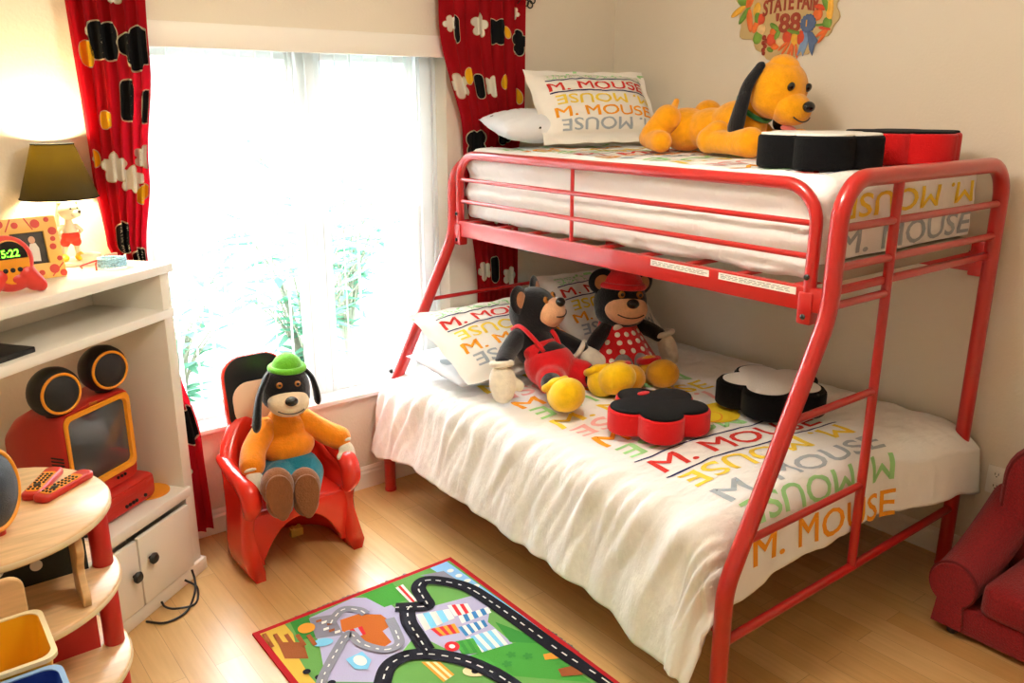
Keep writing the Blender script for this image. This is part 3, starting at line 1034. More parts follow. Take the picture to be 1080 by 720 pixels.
# ------------------------------------------------------------------ pillows
def pillow(name, label, T, w, h, th, cloth, flange=0.0, rows=(), dots=(), group=None, droop=0.0, seed=0):
    """T: origin at the middle of the bottom edge, x along the width, y up the pillow, z out of its face"""
    fw, fh = w / 2, h / 2
    def P(u, v, side):
        # u, v in -1..1 ; the seam is pulled in at mid edges, the corners stick out
        au, av = abs(u), abs(v)
        x = u * fw * (1 - 0.035 * (1 - av ** 2) * au ** 3); y = v * fh * (1 - 0.035 * (1 - au ** 2) * av ** 3)
        iu = min(1, au * fw / (fw - flange)); iv = min(1, av * fh / (fh - flange))
        t = (max(0, 1 - iu ** 3.0) * max(0, 1 - iv ** 3.0)) ** 0.55
        z = side * th * 0.5 * t
        z += (0.007 * noise.noise(V((u * 3 + seed, v * 3, side * 2.0))) + 0.006 * noise.noise(V((u * 9 + seed, v * 8, side)))) * min(1, t * 2)
        if flange and (iu >= 1 or iv >= 1): z += 0.004 * math.sin(u * 14 + v * 11 + seed)
        z -= droop * (u * u * 0.6 + v * v * 0.4)
        return T @ V((x, y + fh, z))
    mb = MB()
    N = 36
    mb.grid(lambda a, b_: P(a * 2 - 1, b_ * 2 - 1, 1), N, N)
    mb.grid(lambda a, b_: P(1 - a * 2, b_ * 2 - 1, -1) if True else 0, N, N)
    bmesh.ops.remove_doubles(mb.bm, verts=mb.bm.verts[:], dist=0.0012)
    bmesh.ops.recalc_face_normals(mb.bm, faces=mb.bm.faces[:])
    def put(vs, fs, mi, off=0.002):
        pts = []
        for x, y in vs:
            u, v = max(-.98, min(.98, x / fw)), max(-.98, min(.98, y / fh))
            p = P(u, v, 1); e = 0.01
            n = (P(u + e, v, 1) - P(u - e, v, 1)).cross(P(u, v + e, 1) - P(u, v - e, 1)).normalized()
            pts.append(p + n * off)
        mb.add(pts, fs, mi)
    for col, fl, y, hh, x0, ww in rows:
        if col == 'line':
            put(*quad2d(x0, y, x0 + ww, y + 0.006, 40), IDX['navy']); continue
        vs, fs = text2d(ROW, hh, ww, bold=0.012)
        if fl: vs = [(ww - a, hh - b_) for a, b_ in vs]
        put([(x0 + a, y + b_) for a, b_ in vs], fs, IDX[col])
    for col, x, y, rx, ry, rot in dots:
        put(*fan2d(oval(x, y, rx, ry, rot), 3), IDX[col], 0.0025)
    return single(name, mb, [cloth] + INKS, label, 'pillow', group, sharp=0, recalc=False)

def sham_rows(w, h):
    x0 = -w / 2 + 0.075; ww = w - 0.14; t = h / 2
    s = h / 0.46
    return [('green', 1, t - 0.095 * s, 0.05 * s, x0 + .01, ww), ('line', 0, t - 0.105 * s, 0, x0, ww + .02), ('red', 0, t - 0.175 * s, 0.055 * s, x0, ww), ('line', 0, t - 0.19 * s, 0, x0, ww + .02),
            ('yel', 1, t - 0.26 * s, 0.055 * s, x0 + .02, ww), ('org', 0, t - 0.33 * s, 0.055 * s, x0, ww), ('grey', 1, t - 0.40 * s, 0.055 * s, x0 + .02, ww)]
smalls = [('grey', -.27, -.02, .02, .04, .3), ('yel', -.26, -.14, .018, .03, -.3), ('grey', -.1, .1, .03, .02, .5), ('yel', .1, -.1, .03, .02, .2), ('grey', .24, .06, .02, .035, 1)]
pillow('pillow', 'white pillow with grey and yellow spots under the lettered front corner pillow', frame((-1.13, -0.655, 0.665), (1, 0.0, 0), (0, 1, 0.06)), 0.66, 0.44, 0.10, 'cloth_blue', dots=smalls, seed=1)
pillow('pillow', 'lettered white pillow at the front corner of the lower bunk behind the dungareed bear', frame((-1.10, -0.70, 0.685), (1, 0.02, 0.0), (0, 0.93, 0.42)), 0.72, 0.50, 0.13, 'cloth_pillow', 0.03, sham_rows(0.72, 0.50), seed=2)
pillow('pillow', 'lettered white pillow behind the bear in the red dress', frame((-0.385, -0.50, 0.635), (1, -0.06, 0), (0, 0.6, 0.62)), 0.62, 0.44, 0.13, 'cloth_pillow', 0.03, sham_rows(0.62, 0.44), seed=3)
tiny = [('black', random.uniform(-.3, .3), random.uniform(-.18, .18), .008, .0035, random.uniform(0, 3)) for _ in range(26)]
pillow('pillow', 'bluish white pillow with tiny dark marks lying under the lettered pillow on the upper bunk', frame((-0.70, -0.40, 1.665), (1, -0.1, 0), (0.05, 0.95, 0.2)), 0.60, 0.26, 0.14, 'cloth_blue', dots=tiny, seed=4)
pillow('pillow', 'lettered white pillow propped up on the upper bunk beside the yellow dog', frame((-0.50, -0.485, 1.61), (0.975, -0.21, 0), (-0.10, 0.52, 0.70)), 0.66, 0.40, 0.15, 'cloth_pillow', 0.035, sham_rows(0.66, 0.40), seed=5)

# ------------------------------------------------------------------ foam cushions
def foam(label, c, outline, h, side, top, rot, topout=None, top2=None):
    t = thing('foam_cushion', label, 'cushion', c)
    T = Matrix.Translation(c) @ Matrix.Rotation(rot, 4, 'Z')
    part('side_band', MB().prism(outline, h, T, bevel=0.012, steps=4), side, t, sharp=50)
    T2 = T @ Matrix.Translation((0, 0, h - 0.006))
    o2 = [(x * 0.955, y * 0.955) for x, y in outline]
    tp = part('top_panel', MB().prism(o2, 0.012, T2, bevel=0.005, steps=2), top, t, sharp=50)
    if topout:
        part('applique', MB().prism(topout, 0.004, T2 @ Matrix.Translation((0, 0, 0.0105)), bevel=0.001, steps=2), top2, tp, sharp=50)
    return t
M['felt_black'] = mat('black_felt', '131315', rough=0.95, bump=0.4, bscale=250, sheen=0.05, spec=0.1)
M['felt_red'] = mat('red_felt', 'D21A1C', rough=0.95, bump=0.4, bscale=250, sheen=0.2, spec=0.1)
M['felt_white'] = mat('white_felt', 'E9E4DC', rough=0.95, bump=0.4, bscale=250, sheen=0.2, spec=0.1)
M['felt_grey'] = mat('grey_felt', '77736F', rough=0.95)
foam('red sided flower cushion with a black top beside the yellow boots on the lower bunk', (-1.105, -1.415, 0.645), lobes(0, 0, 0.192, 5, 0.30, rot=-1.0, n=80), 0.088, 'felt_red', 'felt_black', 0.0, oval(0.03, 0.10, .028, .016), 'felt_red')
foam('black sided flower cushion with a white top on the lower bunk near the ladder', (-0.575, -1.53, 0.645), lobes(0, 0, 0.215, 5, 0.28, rot=-1.4, n=80), 0.095, 'felt_black', 'felt_black', 0.0, lobes(0, 0, 0.19, 5, 0.30, rot=-1.4, n=80), 'felt_white')
foam('black sided flower cushion with a white top on the upper bunk by the dog', (-0.785, -1.765, 1.592), lobes(0, 0, 0.20, 5, 0.24, rot=-1.2, n=80), 0.105, 'felt_black', 'felt_white', 0.0)
foam('red sided flower cushion with a black top at the ladder end of the upper bunk', (-0.375, -1.83, 1.592), lobes(0, 0, 0.20, 5, 0.26, rot=-0.6, n=80), 0.105, 'felt_red', 'felt_black', 0.0)
# ================================================================== soft toys (plain, generic animals)
def dots_on(mb_mesh, parent, mtl, centers, rad, off=0.0012, name='spots'):
    pass

def head_parts(root, c, r, f, up, cols, ear='round', nose_r=0.26, muz=(0.62, 0.50, 0.46), muz_off=(0.62, -0.30), eye=0.11, eye_pos=(0.36, 0.22), eye_col='gloss_black', ear_pts=None, ear_r=0.4, vox=0.0055, sclera=False, mouth=True):
    """a round plush head: f looks forward, up is the crown"""
    c = V(c); f = V(f).normalized(); up = (V(up) - f * V(up).dot(f)).normalized(); rt = f.cross(up)
    B = Matrix((rt, f, up)).transposed()
    def at(a, b_, d): return c + rt * a * r + f * b_ * r + up * d * r
    hb = MB().ell(c, (r * 1.0, r * 0.95, r * 1.0), B, 24, 16)
    hb.ell(at(0, 0.1, -0.35), (r * 0.98, r * 0.8, r * 0.62), B, 24, 14)
    head = blob('head', hb, cols['head'], root, vox, 6)
    mz = MB().ell(at(0, muz_off[0], muz_off[1]), (r * muz[0], r * muz[1], r * muz[2]), B, 22, 14)
    mz.ell(at(0, muz_off[0] - 0.1, muz_off[1] - 0.22), (r * muz[0] * 0.8, r * muz[1] * 0.8, r * muz[2] * 0.7), B, 20, 12)
    blob('muzzle', mz, cols['muzzle'], head, vox, 5)
    nf = muz_off[0] + muz[1] * 0.93
    part('nose', MB().ell(at(0, nf, muz_off[1] + muz[2] * 0.5), (r * nose_r, r * nose_r * 0.75, r * nose_r * 0.75), B), cols.get('nose', 'gloss_black'), head, sharp=0)
    if mouth:
        pts = []
        for k in range(9):
            a = (k - 4) / 4
            x = a * muz[0] * 0.62
            z = muz_off[1] - muz[2] * 0.42 + 0.12 * a * a
            y = muz_off[0] + muz[1] * math.sqrt(max(0.05, 1 - (x / muz[0]) ** 2 - ((z - muz_off[1]) / muz[2]) ** 2)) * 1.0
            pts.append(at(x, y + 0.01, z))
        part('mouth', MB().tube(smooth_path(pts, 4), r * 0.022, n=8), 'black_plastic', head, sharp=0)
    for s in (-1, 1):
        x, z = eye_pos[0] * s, eye_pos[1]
        y = math.sqrt(max(0.05, 1 - x * x - z * z)) * 0.97
        if sclera:
            e0 = part('eye', MB().ell(at(x, y - 0.04, z), (r * eye * 1.5, r * eye * 0.8, r * eye * 1.9), B), 'felt_white', head, sharp=0)
            part('pupil', MB().ell(at(x * 0.92, y + 0.05, z - 0.03), (r * eye * 0.75, r * eye * 0.5, r * eye * 0.95), B), eye_col, e0, sharp=0)
        else:
            e0 = part('eye', MB().ell(at(x, y, z), (r * eye, r * eye * 0.6, r * eye), B), eye_col, head, sharp=0)
            if eye_col == 'amber': part('pupil', MB().ell(at(x, y + eye * 0.32, z), (r * eye * 0.55, r * eye * 0.38, r * eye * 0.55), B), 'gloss_black', e0, sharp=0)
    if ear == 'round':
        for s in (-1, 1):
            ec = at(0.80 * s, -0.05, 0.74)
            d = (rt * 0.72 * s + up * 0.70).normalized()
            fe = (f * 0.9 + rt * 0.3 * s).normalized(); fe = (fe - d * fe.dot(d)).normalized()
            Be = Matrix((d.cross(fe) * -1, fe, d)).transposed()
            e = part('ear', MB().ell(ec, (r * ear_r, r * 0.15, r * ear_r), Be), cols['ear'], head, sharp=0)
            part('inner_ear', MB().ell(ec + fe * r * 0.09, (r * ear_r * 0.62, r * 0.09, r * ear_r * 0.62), Be), cols['inner'], e, sharp=0)
    elif ear == 'flop':
        for pts, rs in ear_pts:
            eb = MB()
            P = smooth_path([V(p) for p in pts], 5)
            n = len(P)
            for i, p in enumerate(P):
                t = i / (n - 1)
                rr = rs[0] + (rs[1] - rs[0]) * t
                tan = (P[min(i + 1, n - 1)] - P[max(i - 1, 0)]).normalized()
                out = rt if (p - c).dot(rt) > 0 else -rt
                out = (out - tan * out.dot(tan)).normalized()
                side = tan.cross(out)
                eb.ell(p, (rr * 0.5, rr, rr), Matrix((out, side, tan)).transposed(), 14, 10)
            blob('ear', eb, cols['ear'], head, 0.005, 5)
    return head, at, B

def limb(root, name, pts, rs, m, vox=0.0055):
    return blob(name, MB().bone(smooth_path(pts, 3), None or [rs[0] + (rs[-1] - rs[0]) * k / (len(pts) * 3 - 3) for k in range(len(pts) * 3 - 2)]), m, root, vox, 4)

def mitten(root, parent, c, d, side, size, m):
    """stuffed paw: palm, thumb from its side"""
    c, d, side = V(c), V(d).normalized(), V(side)
    side = (side - d * side.dot(d)).normalized()
    n = d.cross(side)
    B = Matrix((side, d, n)).transposed()
    mb = MB().ell(c, (size * 0.72, size, size * 0.55), B)
    mb.ell(c + d * size * 0.5, (size * 0.6, size * 0.62, size * 0.5), B)
    mb.bone([c + side * size * 0.3 - d * size * .1, c + side * size * 0.85 + d * size * 0.25], [size * 0.34, size * 0.3])
    p = blob('paw', mb, m, parent, 0.005, 4)
    part('cuff', MB().tube([c - d * size * 0.95 + (side * math.cos(a) + n * math.sin(a)) * size * 0.5 for a in [2 * PI * k / 20 for k in range(20)]], size * 0.17, n=10, closed=True), m, p, sharp=0)
    return p

def boot(root, parent, c, toe, up, L, m, cuff=None, sole=None):
    """stuffed shoe: c middle of the shoe, toe direction, up = opening side"""
    c, toe = V(c), V(toe).normalized()
    up = V(up); up = (up - toe * up.dot(toe)).normalized(); sd = toe.cross(up)
    B = Matrix((sd, toe, up)).transposed()
    mb = MB().ell(c + toe * L * 0.18, (L * 0.36, L * 0.42, L * 0.33), B)
    mb.ell(c - toe * L * 0.2 + up * L * 0.02, (L * 0.29, L * 0.34, L * 0.31), B)
    mb.ell(c - toe * L * 0.24 + up * L * 0.22, (L * 0.24, L * 0.24, L * 0.2), B)
    s = blob('boot', mb, m, parent, 0.0055, 5)
    if sole:
        ob = []
        for k in range(36):
            a = 2 * PI * k / 36
            w = 0.27 + 0.07 * math.sin(a)
            ob.append((math.cos(a) * w * L, math.sin(a) * 0.50 * L))
        T = frame(c - up * L * 0.33, sd, toe, up)
        part('sole', MB().prism(ob, L * 0.10, T, bevel=L * 0.03), sole, s, sharp=0)
    if cuff:
        part('cuff', MB().tube([c - toe * L * 0.24 + up * L * 0.30 + (sd * math.cos(a) + toe * math.sin(a)) * L * 0.22 for a in [2 * PI * k / 20 for k in range(20)]], L * 0.075, n=10, closed=True), cuff, s, sharp=0)
    return s

# ------------------------------------------------------------------ bear in red dungarees on the lower bunk
t = thing('plush_bear', 'black plush bear in red dungarees and yellow boots leaning on a lettered pillow', 'soft toy', (-1.11, -0.80, 0.64), 'plush bears sitting on the lower bunk')
bb = MB().ell((-1.10, -0.79, 0.735), (0.105, 0.095, 0.095)).ell((-1.12, -0.715, 0.80), (0.09, 0.075, 0.095))
bb.ell((-1.13, -0.685, 0.845), (0.075, 0.06, 0.05)).ell((-1.125, -0.66, 0.865), 0.045)
body = blob('body', bb, 'pl_black', t)
db = MB().ell((-1.10, -0.80, 0.725), (0.115, 0.105, 0.095)).ell((-1.11, -0.755, 0.785), (0.092, 0.078, 0.055))
db.bone([(-1.13, -0.84, 0.70), (-1.18, -0.90, 0.70)], [0.068, 0.06]).bone([(-1.06, -0.83, 0.70), (-1.0, -0.89, 0.69)], [0.068, 0.06])
dun = blob('dungarees', db, 'pl_red', t)
for s in (-1, 1):
    part('strap', MB().tube(smooth_path([(-1.11 + 0.045 * s, -0.825, 0.80), (-1.12 + 0.058 * s, -0.775, 0.855), (-1.13 + 0.055 * s, -0.70, 0.888), (-1.13 + 0.045 * s, -0.635, 0.86)], 5), 0.010, n=8), 'pl_red', dun, sharp=0)
head_parts(t, (-1.08, -0.665, 0.925), 0.113, (0.42, -0.80, 0.30), (-0.2, 0.25, 0.95), dict(head='pl_black', muzzle='pl_tan', ear='pl_black', inner='pl_darktan'), ear_r=0.54, nose_r=0.24, muz=(0.80, 0.62, 0.58), muz_off=(0.60, -0.14), eye_pos=(0.36, 0.42), eye=0.14, eye_col='amber')
a = limb(t, 'arm', [(-1.20, -0.70, 0.835), (-1.275, -0.735, 0.80), (-1.345, -0.79, 0.775)], [0.042, 0.036], 'pl_black')
mitten(t, a, (-1.375, -0.83, 0.715), (-0.10, -0.2, -0.9), (0.9, -0.3, 0.1), 0.078, 'pl_white')
a = limb(t, 'arm', [(-1.05, -0.70, 0.835), (-0.97, -0.735, 0.795), (-0.90, -0.77, 0.755)], [0.042, 0.036], 'pl_black')
mitten(t, a, (-0.865, -0.80, 0.715), (0.6, -0.4, -0.45), (0.5, 0.6, 0.4), 0.072, 'pl_white')
l = limb(t, 'leg', [(-1.17, -0.88, 0.695), (-1.215, -0.95, 0.705), (-1.235, -1.0, 0.70)], [0.046, 0.042], 'pl_black')
boot(t, l, (-1.26, -1.075, 0.70), (-0.35, -0.72, 0.40), (-0.1, 0.5, 0.75), 0.20, 'pl_yellow', 'pl_yellow')
l = limb(t, 'leg', [(-1.02, -0.87, 0.69), (-0.985, -0.93, 0.69), (-0.985, -0.98, 0.69)], [0.046, 0.042], 'pl_black')
boot(t, l, (-0.99, -1.05, 0.70), (0.18, -0.80, 0.42), (0, 0.5, 0.75), 0.20, 'pl_yellow', 'pl_yellow')

# ------------------------------------------------------------------ bear in a dotted dress
t = thing('plush_bear', 'black plush bear in a red dotted dress and red cap behind the one in dungarees', 'soft toy', (-0.68, -0.80, 0.64), 'plush bears sitting on the lower bunk')
bb = MB().ell((-0.68, -0.80, 0.70), (0.10, 0.09, 0.08)).ell((-0.66, -0.755, 0.775), (0.075, 0.065, 0.08)).ell((-0.65, -0.73, 0.825), 0.05)
body = blob('body', bb, 'pl_black', t)
dr = MB()
rr = []
for k in range(12):
    v = k / 11
    z = lerp(0.665, 0.845, v)
    w = lerp(0.178, 0.078, v ** 0.9); d_ = lerp(0.15, 0.072, v ** 0.9)
    cy = lerp(-0.815, -0.735, v); cx = lerp(-0.685, -0.652, v)
    rr.append([(cx + w * (1 + 0.05 * (1 - v) * math.sin(9 * q)) * math.cos(q), cy + d_ * (1 + 0.05 * (1 - v) * math.sin(9 * q + 1)) * math.sin(q), z) for q in [2 * PI * j / 64 for j in range(64)]])
dr.rings(rr)
bmesh.ops.recalc_face_normals(dr.bm, faces=dr.bm.faces[:]); bv = BVHTree.FromBMesh(dr.bm)
sp = dr
for row, z in enumerate((0.672, 0.705, 0.738, 0.770, 0.80)):
    nn = 18 - 2 * row
    for k in range(nn):
        q = 2 * PI * (k + 0.5 * (row % 2)) / nn
        dv = V((math.cos(q), math.sin(q), 0))
        o_ = V((-0.67, -0.78, z))
        hit, nr, _, _ = bv.ray_cast(o_ + dv * 0.4, -dv)
        if hit is None: continue
        if nr.dot(dv) < 0: nr = -nr
        sd = nr.cross(V((0, 0, 1))).normalized()
        sp.prism(oval(0, 0, .0125, .0125, n=16), 0.0022, frame(hit - nr * 0.0006, sd, nr.cross(sd), nr), bevel=0.0006, steps=1, mi=1)
dress = part('dress', dr, ['pl_red', 'pl_white'], t, sharp=0)
for s in (-1, 1):
    cb = MB().ell((-0.665 + 0.035 * s, -0.805, 0.835), (0.036, 0.014, 0.022), Euler((0.5, 0.35 * s, 0.15 * s)).to_matrix())
    blob('collar', cb, 'pl_white', dress, 0.004, 3)
head, at, B = head_parts(t, (-0.645, -0.75, 0.925), 0.122, (-0.32, -0.86, 0.05), (0.05, -0.12, 0.95), dict(head='pl_black', muzzle='pl_tan', ear='pl_black', inner='pl_darktan'), ear_r=0.50, nose_r=0.24, muz=(0.84, 0.56, 0.58), muz_off=(0.56, -0.18), eye_pos=(0.36, 0.40), eye=0.14, eye_col='amber')
cp = MB()
for k in range(14):
    a0 = PI / 2 * k / 13
    pass
capr = [[at(0.80 * math.cos(a0) * math.cos(q), -0.05 + 0.80 * math.cos(a0) * math.sin(q), 0.62 + 0.72 * math.sin(a0)) for q in [2 * PI * j / 28 for j in range(28)]] for a0 in [PI / 2 * k / 10 * 0.98 for k in range(11)]]
cap = part('cap', MB().rings(capr), 'pl_red', head, sharp=0)
part('brim', MB().tube([at(0.80 * math.cos(q), -0.05 + 0.80 * math.sin(q), 0.63) for q in [2 * PI * j / 28 for j in range(28)]], 0.015, n=10, closed=True), 'pl_red', cap, sharp=0)
part('pompom', MB().ell(at(0.1, -0.05, 1.42), 0.026), 'pl_white', cap, sharp=0)
a = limb(t, 'arm', [(-0.59, -0.75, 0.815), (-0.51, -0.79, 0.79), (-0.455, -0.82, 0.755)], [0.038, 0.034], 'pl_black')
mitten(t, a, (-0.425, -0.855, 0.69), (0.12, -0.25, -0.85), (-0.5, -0.8, 0.1), 0.078, 'pl_white')
a = limb(t, 'arm', [(-0.72, -0.75, 0.815), (-0.79, -0.765, 0.785), (-0.835, -0.775, 0.75)], [0.038, 0.034], 'pl_black')
mitten(t, a, (-0.845, -0.72, 0.715), (-0.4, 0.3, -0.6), (0.2, 0.8, 0.2), 0.05, 'pl_white')
l = limb(t, 'leg', [(-0.66, -0.87, 0.685), (-0.69, -0.95, 0.675), (-0.715, -1.02, 0.68)], [0.048, 0.044], 'pl_grey')
boot(t, l, (-0.735, -1.075, 0.688), (-0.1, -0.9, 0.22), (0, 0.25, 0.9), 0.185, 'pl_mustard', 'pl_red')
l = limb(t, 'leg', [(-0.74, -0.87, 0.685), (-0.80, -0.94, 0.675), (-0.845, -0.985, 0.68)], [0.048, 0.044], 'pl_grey')
boot(t, l, (-0.875, -1.03, 0.685), (-0.25, -0.85, 0.22), (0, 0.25, 0.9), 0.175, 'pl_mustard', 'pl_red')

# ------------------------------------------------------------------ yellow dog lying on the upper bunk
t = thing('plush_dog', 'golden yellow plush dog with black ears lying on the upper bunk', 'soft toy', (-0.48, -1.08, 1.60))
bb = MB().ell((-0.47, -0.93, 1.685), (0.105, 0.115, 0.09)).ell((-0.46, -1.06, 1.69), (0.095, 0.12, 0.085)).ell((-0.45, -1.18, 1.705), (0.105, 0.12, 0.10))
bb.bone([(-0.45, -1.21, 1.74), (-0.45, -1.27, 1.79), (-0.455, -1.31, 1.82)], [0.075, 0.065, 0.065])
body = blob('body', bb, 'pl_gold', t, 0.007, 8)
def pt_leg(name, pieces):
    b_ = MB()
    for p_ in pieces: b_.bone(*p_)
    return blob(name, b_, 'pl_gold', t, 0.006, 5)
pt_leg('hind_leg', [([(-0.58, -0.92, 1.73), (-0.605, -0.865, 1.665)], [0.058, 0.05]), ([(-0.60, -0.84, 1.65), (-0.63, -0.90, 1.643), (-0.65, -0.955, 1.640)], [0.043, 0.042, 0.045])])
pt_leg('hind_leg', [([(-0.36, -0.95, 1.745), (-0.335, -0.89, 1.67)], [0.062, 0.05]), ([(-0.335, -0.87, 1.65), (-0.31, -0.94, 1.645)], [0.043, 0.045])])
pt_leg('front_leg', [([(-0.555, -1.17, 1.67), (-0.585, -1.15, 1.650)], [0.058, 0.052]), ([(-0.585, -1.15, 1.648), (-0.60, -1.27, 1.645), (-0.605, -1.36, 1.650)], [0.046, 0.044, 0.058])])
pt_leg('front_leg', [([(-0.36, -1.22, 1.67), (-0.335, -1.22, 1.650)], [0.055, 0.05]), ([(-0.335, -1.22, 1.648), (-0.34, -1.33, 1.645), (-0.35, -1.40, 1.648)], [0.046, 0.044, 0.05])])
limb(t, 'tail', [(-0.44, -0.84, 1.73), (-0.40, -0.79, 1.76), (-0.36, -0.77, 1.80)], [0.022, 0.014], 'pl_gold')
part('collar', MB().tube([V((-0.45, -1.255, 1.775)) + (V((1, 0, 0)) * math.cos(a) + V((0, 0.66, -0.75)).cross(V((1, 0, 0))).normalized() * 0 + V((0, -0.66, 0.75)).cross(V((1, 0, 0))).normalized() * math.sin(a)) * 0.074 for a in [2 * PI * k / 28 for k in range(28)]], 0.010, n=10, closed=True), 'pl_dkgreen', t, sharp=0)
head, at, B = head_parts(t, (-0.455, -1.36, 1.842), 0.112, (-0.10, -0.90, -0.32), (0, -0.3, 0.95), dict(head='pl_gold', muzzle='pl_gold', ear='pl_black'), ear='flop', nose_r=0.24, muz=(0.66, 0.72, 0.56), muz_off=(0.78, -0.36), eye=0.15, eye_pos=(0.42, 0.36),
    ear_pts=[([(-0.545, -1.335, 1.925), (-0.582, -1.315, 1.86), (-0.595, -1.30, 1.78), (-0.60, -1.285, 1.705)], (0.022, 0.040)), ([(-0.375, -1.33, 1.905), (-0.335, -1.32, 1.85), (-0.325, -1.305, 1.78), (-0.325, -1.29, 1.72)], (0.022, 0.038))])
tm = MB().ell(at(0, 1.0, -1.0), (0.036, 0.028, 0.012), B)
blob('tongue', tm, 'pl_pink', head, 0.004, 3)
cr = MB().ell(at(0, -0.1, 0.72), (0.062, 0.06, 0.048), B)
blob('crown', cr, 'pl_gold', head, 0.006, 5)

# ------------------------------------------------------------------ child's moulded armchair under the window
CX, CY = -2.098, -0.30
ch = thing('toddler_chair', 'glossy red moulded plastic toddler armchair under the window', 'chair', (CX, CY, 0))
HW = 0.236
def upath(a):
    """plan of the tub wall, front left -> back -> front right"""
    Ls, Rr = 0.16, 0.20
    tot = 2 * Ls + PI * Rr + 2 * (HW - Rr)
    s = a * tot
    yb = -0.275
    if s < Ls: return V((-HW, -0.44 + s, 0)), V((-1, 0, 0))
    s -= Ls
    if s < PI * Rr + 2 * (HW - Rr):
        q = s / (PI * Rr + 2 * (HW - Rr)) * PI
        return V((-HW * math.cos(q), -0.28 + 0.185 * math.sin(q), 0)), V((-math.cos(q), math.sin(q), 0))
    s -= PI * Rr + 2 * (HW - Rr)
    return V((HW, -0.28 - s, 0)), V((1, 0, 0))
rr = []
NA = 60
for i in range(NA + 1):
    a = i / NA
    p, n = upath(a)
    p = p + V((CX, 0, 0))
    front = max(0, abs(a - 0.5) - 0.32) / 0.18
    h = lerp(0.56, 0.385, sstep(0.10, 0.40, abs(a - 0.5)))
    th = 0.052
    prof = [(-.008, 0.0), (0.012, 0.03), (0.012, 0.10), (0.004, h * .5), (0.006, h - 0.06), (0.008, h - 0.022), (-0.008, h - 0.002), (-0.026, h + 0.004), (-0.046, h - 0.004), (-th - 0.008, h - 0.025), (-th - .002, h - 0.07), (-th, h * 0.5), (-th, 0.12), (-th, 0.03), (-th + 0.006, 0.0)]
    ring = []
    for o_, z in prof:
        q = p + n * o_
        if front > 0:
            fl = 0.065 * sstep(0.11, 0.0, z) - 0.02 * sstep(0.0, 0.12, z) * sstep(0.30, 0.14, z) + 0.025 * sstep(0.27, 0.36, z)
            q.y -= fl * sstep(0, 1, front)
        ring.append((q.x, q.y, z))
    rr.append(ring)
part('tub_shell', MB().rings(rr), 'chair_red', ch, sharp=0)
so = [(CX - 0.185, -0.44), (CX + 0.185, -0.44), (CX + 0.185, -0.26)] + [(CX + 0.185 * math.cos(q), -0.26 + 0.14 * math.sin(q)) for q in [PI * k / 12 for k in range(1, 12)]] + [(CX - 0.185, -0.26)]
part('seat', MB().prism(so, 0.04, Matrix.Translation((0, 0, 0.222)), bevel=0.014), 'chair_red', ch)
ao = [(CX - 0.2, 0.03), (CX - 0.165, 0.03)] + [(CX + x, 0.05 + 0.145 * (1 - abs(x / 0.165) ** 2.4)) for x in [-0.165 + 0.33 * k / 16 for k in range(17)]] + [(CX + 0.165, 0.03), (CX + 0.2, 0.03), (CX + 0.2, 0.25), (CX - 0.2, 0.25)]
part('front_apron', MB().prism(ao, 0.035, frame((0, -0.41, 0), (1, 0, 0), (0, 0, 1)), bevel=0.008), 'chair_red', ch)
for s in (-1, 1):
    P = smooth_path([(CX + (HW - 0.02) * s, -0.20, 0.415), (CX + (HW - 0.02) * s, -0.32, 0.395), (CX + (HW - 0.022) * s, -0.42, 0.385), (CX + (HW - 0.025) * s, -0.468, 0.36), (CX + (HW - 0.027) * s, -0.475, 0.315), (CX + (HW - 0.027) * s, -0.45, 0.27)], 5)
    blob('armrest', MB().bone(P, [lerp(0.026, 0.040, min(1, k / 12)) * (1 if k < 20 else lerp(1, .7, (k - 20) / 5)) for k in range(len(P))]), 'chair_red', ch, 0.006, 5)
# two-tone headrest plate, plain
ho = rrect(-0.135, 0.0, 0.135, 0.345, 0.09, 8)
Th = frame((CX - 0.028, -0.135, 0.455), (1, 0, 0), (0, 0.16, 0.98))
hp = part('headrest', MB().prism(ho, 0.032, Th, bevel=0.008), 'chair_red', ch)
M['chair_black'] = mat('black_headrest_print', '141316', rough=0.3); M['chair_cream'] = mat('cream_headrest_print', 'EBC9AC', rough=0.35)
part('headrest_panel', MB().prism([(x * .93, 0.02 + (y) * .93) for x, y in ho], 0.004, Th @ Matrix.Translation((0, 0, 0.031)), bevel=0.001), 'chair_black', hp)
part('headrest_panel', MB().prism(rrect(-0.105, 0.05, 0.105, 0.235, 0.07, 7), 0.004, Th @ Matrix.Translation((0, 0, 0.0345)), bevel=0.001), 'chair_cream', hp)

# ------------------------------------------------------------------ plush hound sitting in the chair
t = thing('plush_hound', 'plush hound in orange sweater and teal trousers slumped in the red toddler chair', 'soft toy', (-2.08, -0.30, 0.262))
sw = MB().ell((-2.085, -0.32, 0.455), (0.112, 0.088, 0.07)).ell((-2.085, -0.29, 0.525), (0.10, 0.075, 0.07)).ell((-2.085, -0.295, 0.575), (0.06, 0.055, 0.04))
sweater = blob('sweater', sw, 'pl_orange', t)
pt = MB().ell((-2.09, -0.35, 0.36), (0.118, 0.11, 0.085)).bone([(-2.15, -0.40, 0.36), (-2.20, -0.475, 0.35)], [0.072, 0.064]).bone([(-2.05, -0.40, 0.355), (-2.09, -0.475, 0.335)], [0.072, 0.064])
blob('trousers', pt, 'pl_teal', t)
for s, P in ((-1, [(-2.165, -0.30, 0.54), (-2.235, -0.35, 0.485), (-2.265, -0.40, 0.445)]), (1, [(-2.0, -0.30, 0.54), (-1.935, -0.335, 0.485), (-1.885, -0.375, 0.455)])):
    a = limb(t, 'sleeve', P, [0.048, 0.050], 'pl_orange')
    e = V(P[-1])
    mitten(t, a, e + V((0.012 * s, -0.045, -0.05)), (0.05 * s, -0.5, -0.8), (-s, -0.3, 0), 0.05, 'pl_white')
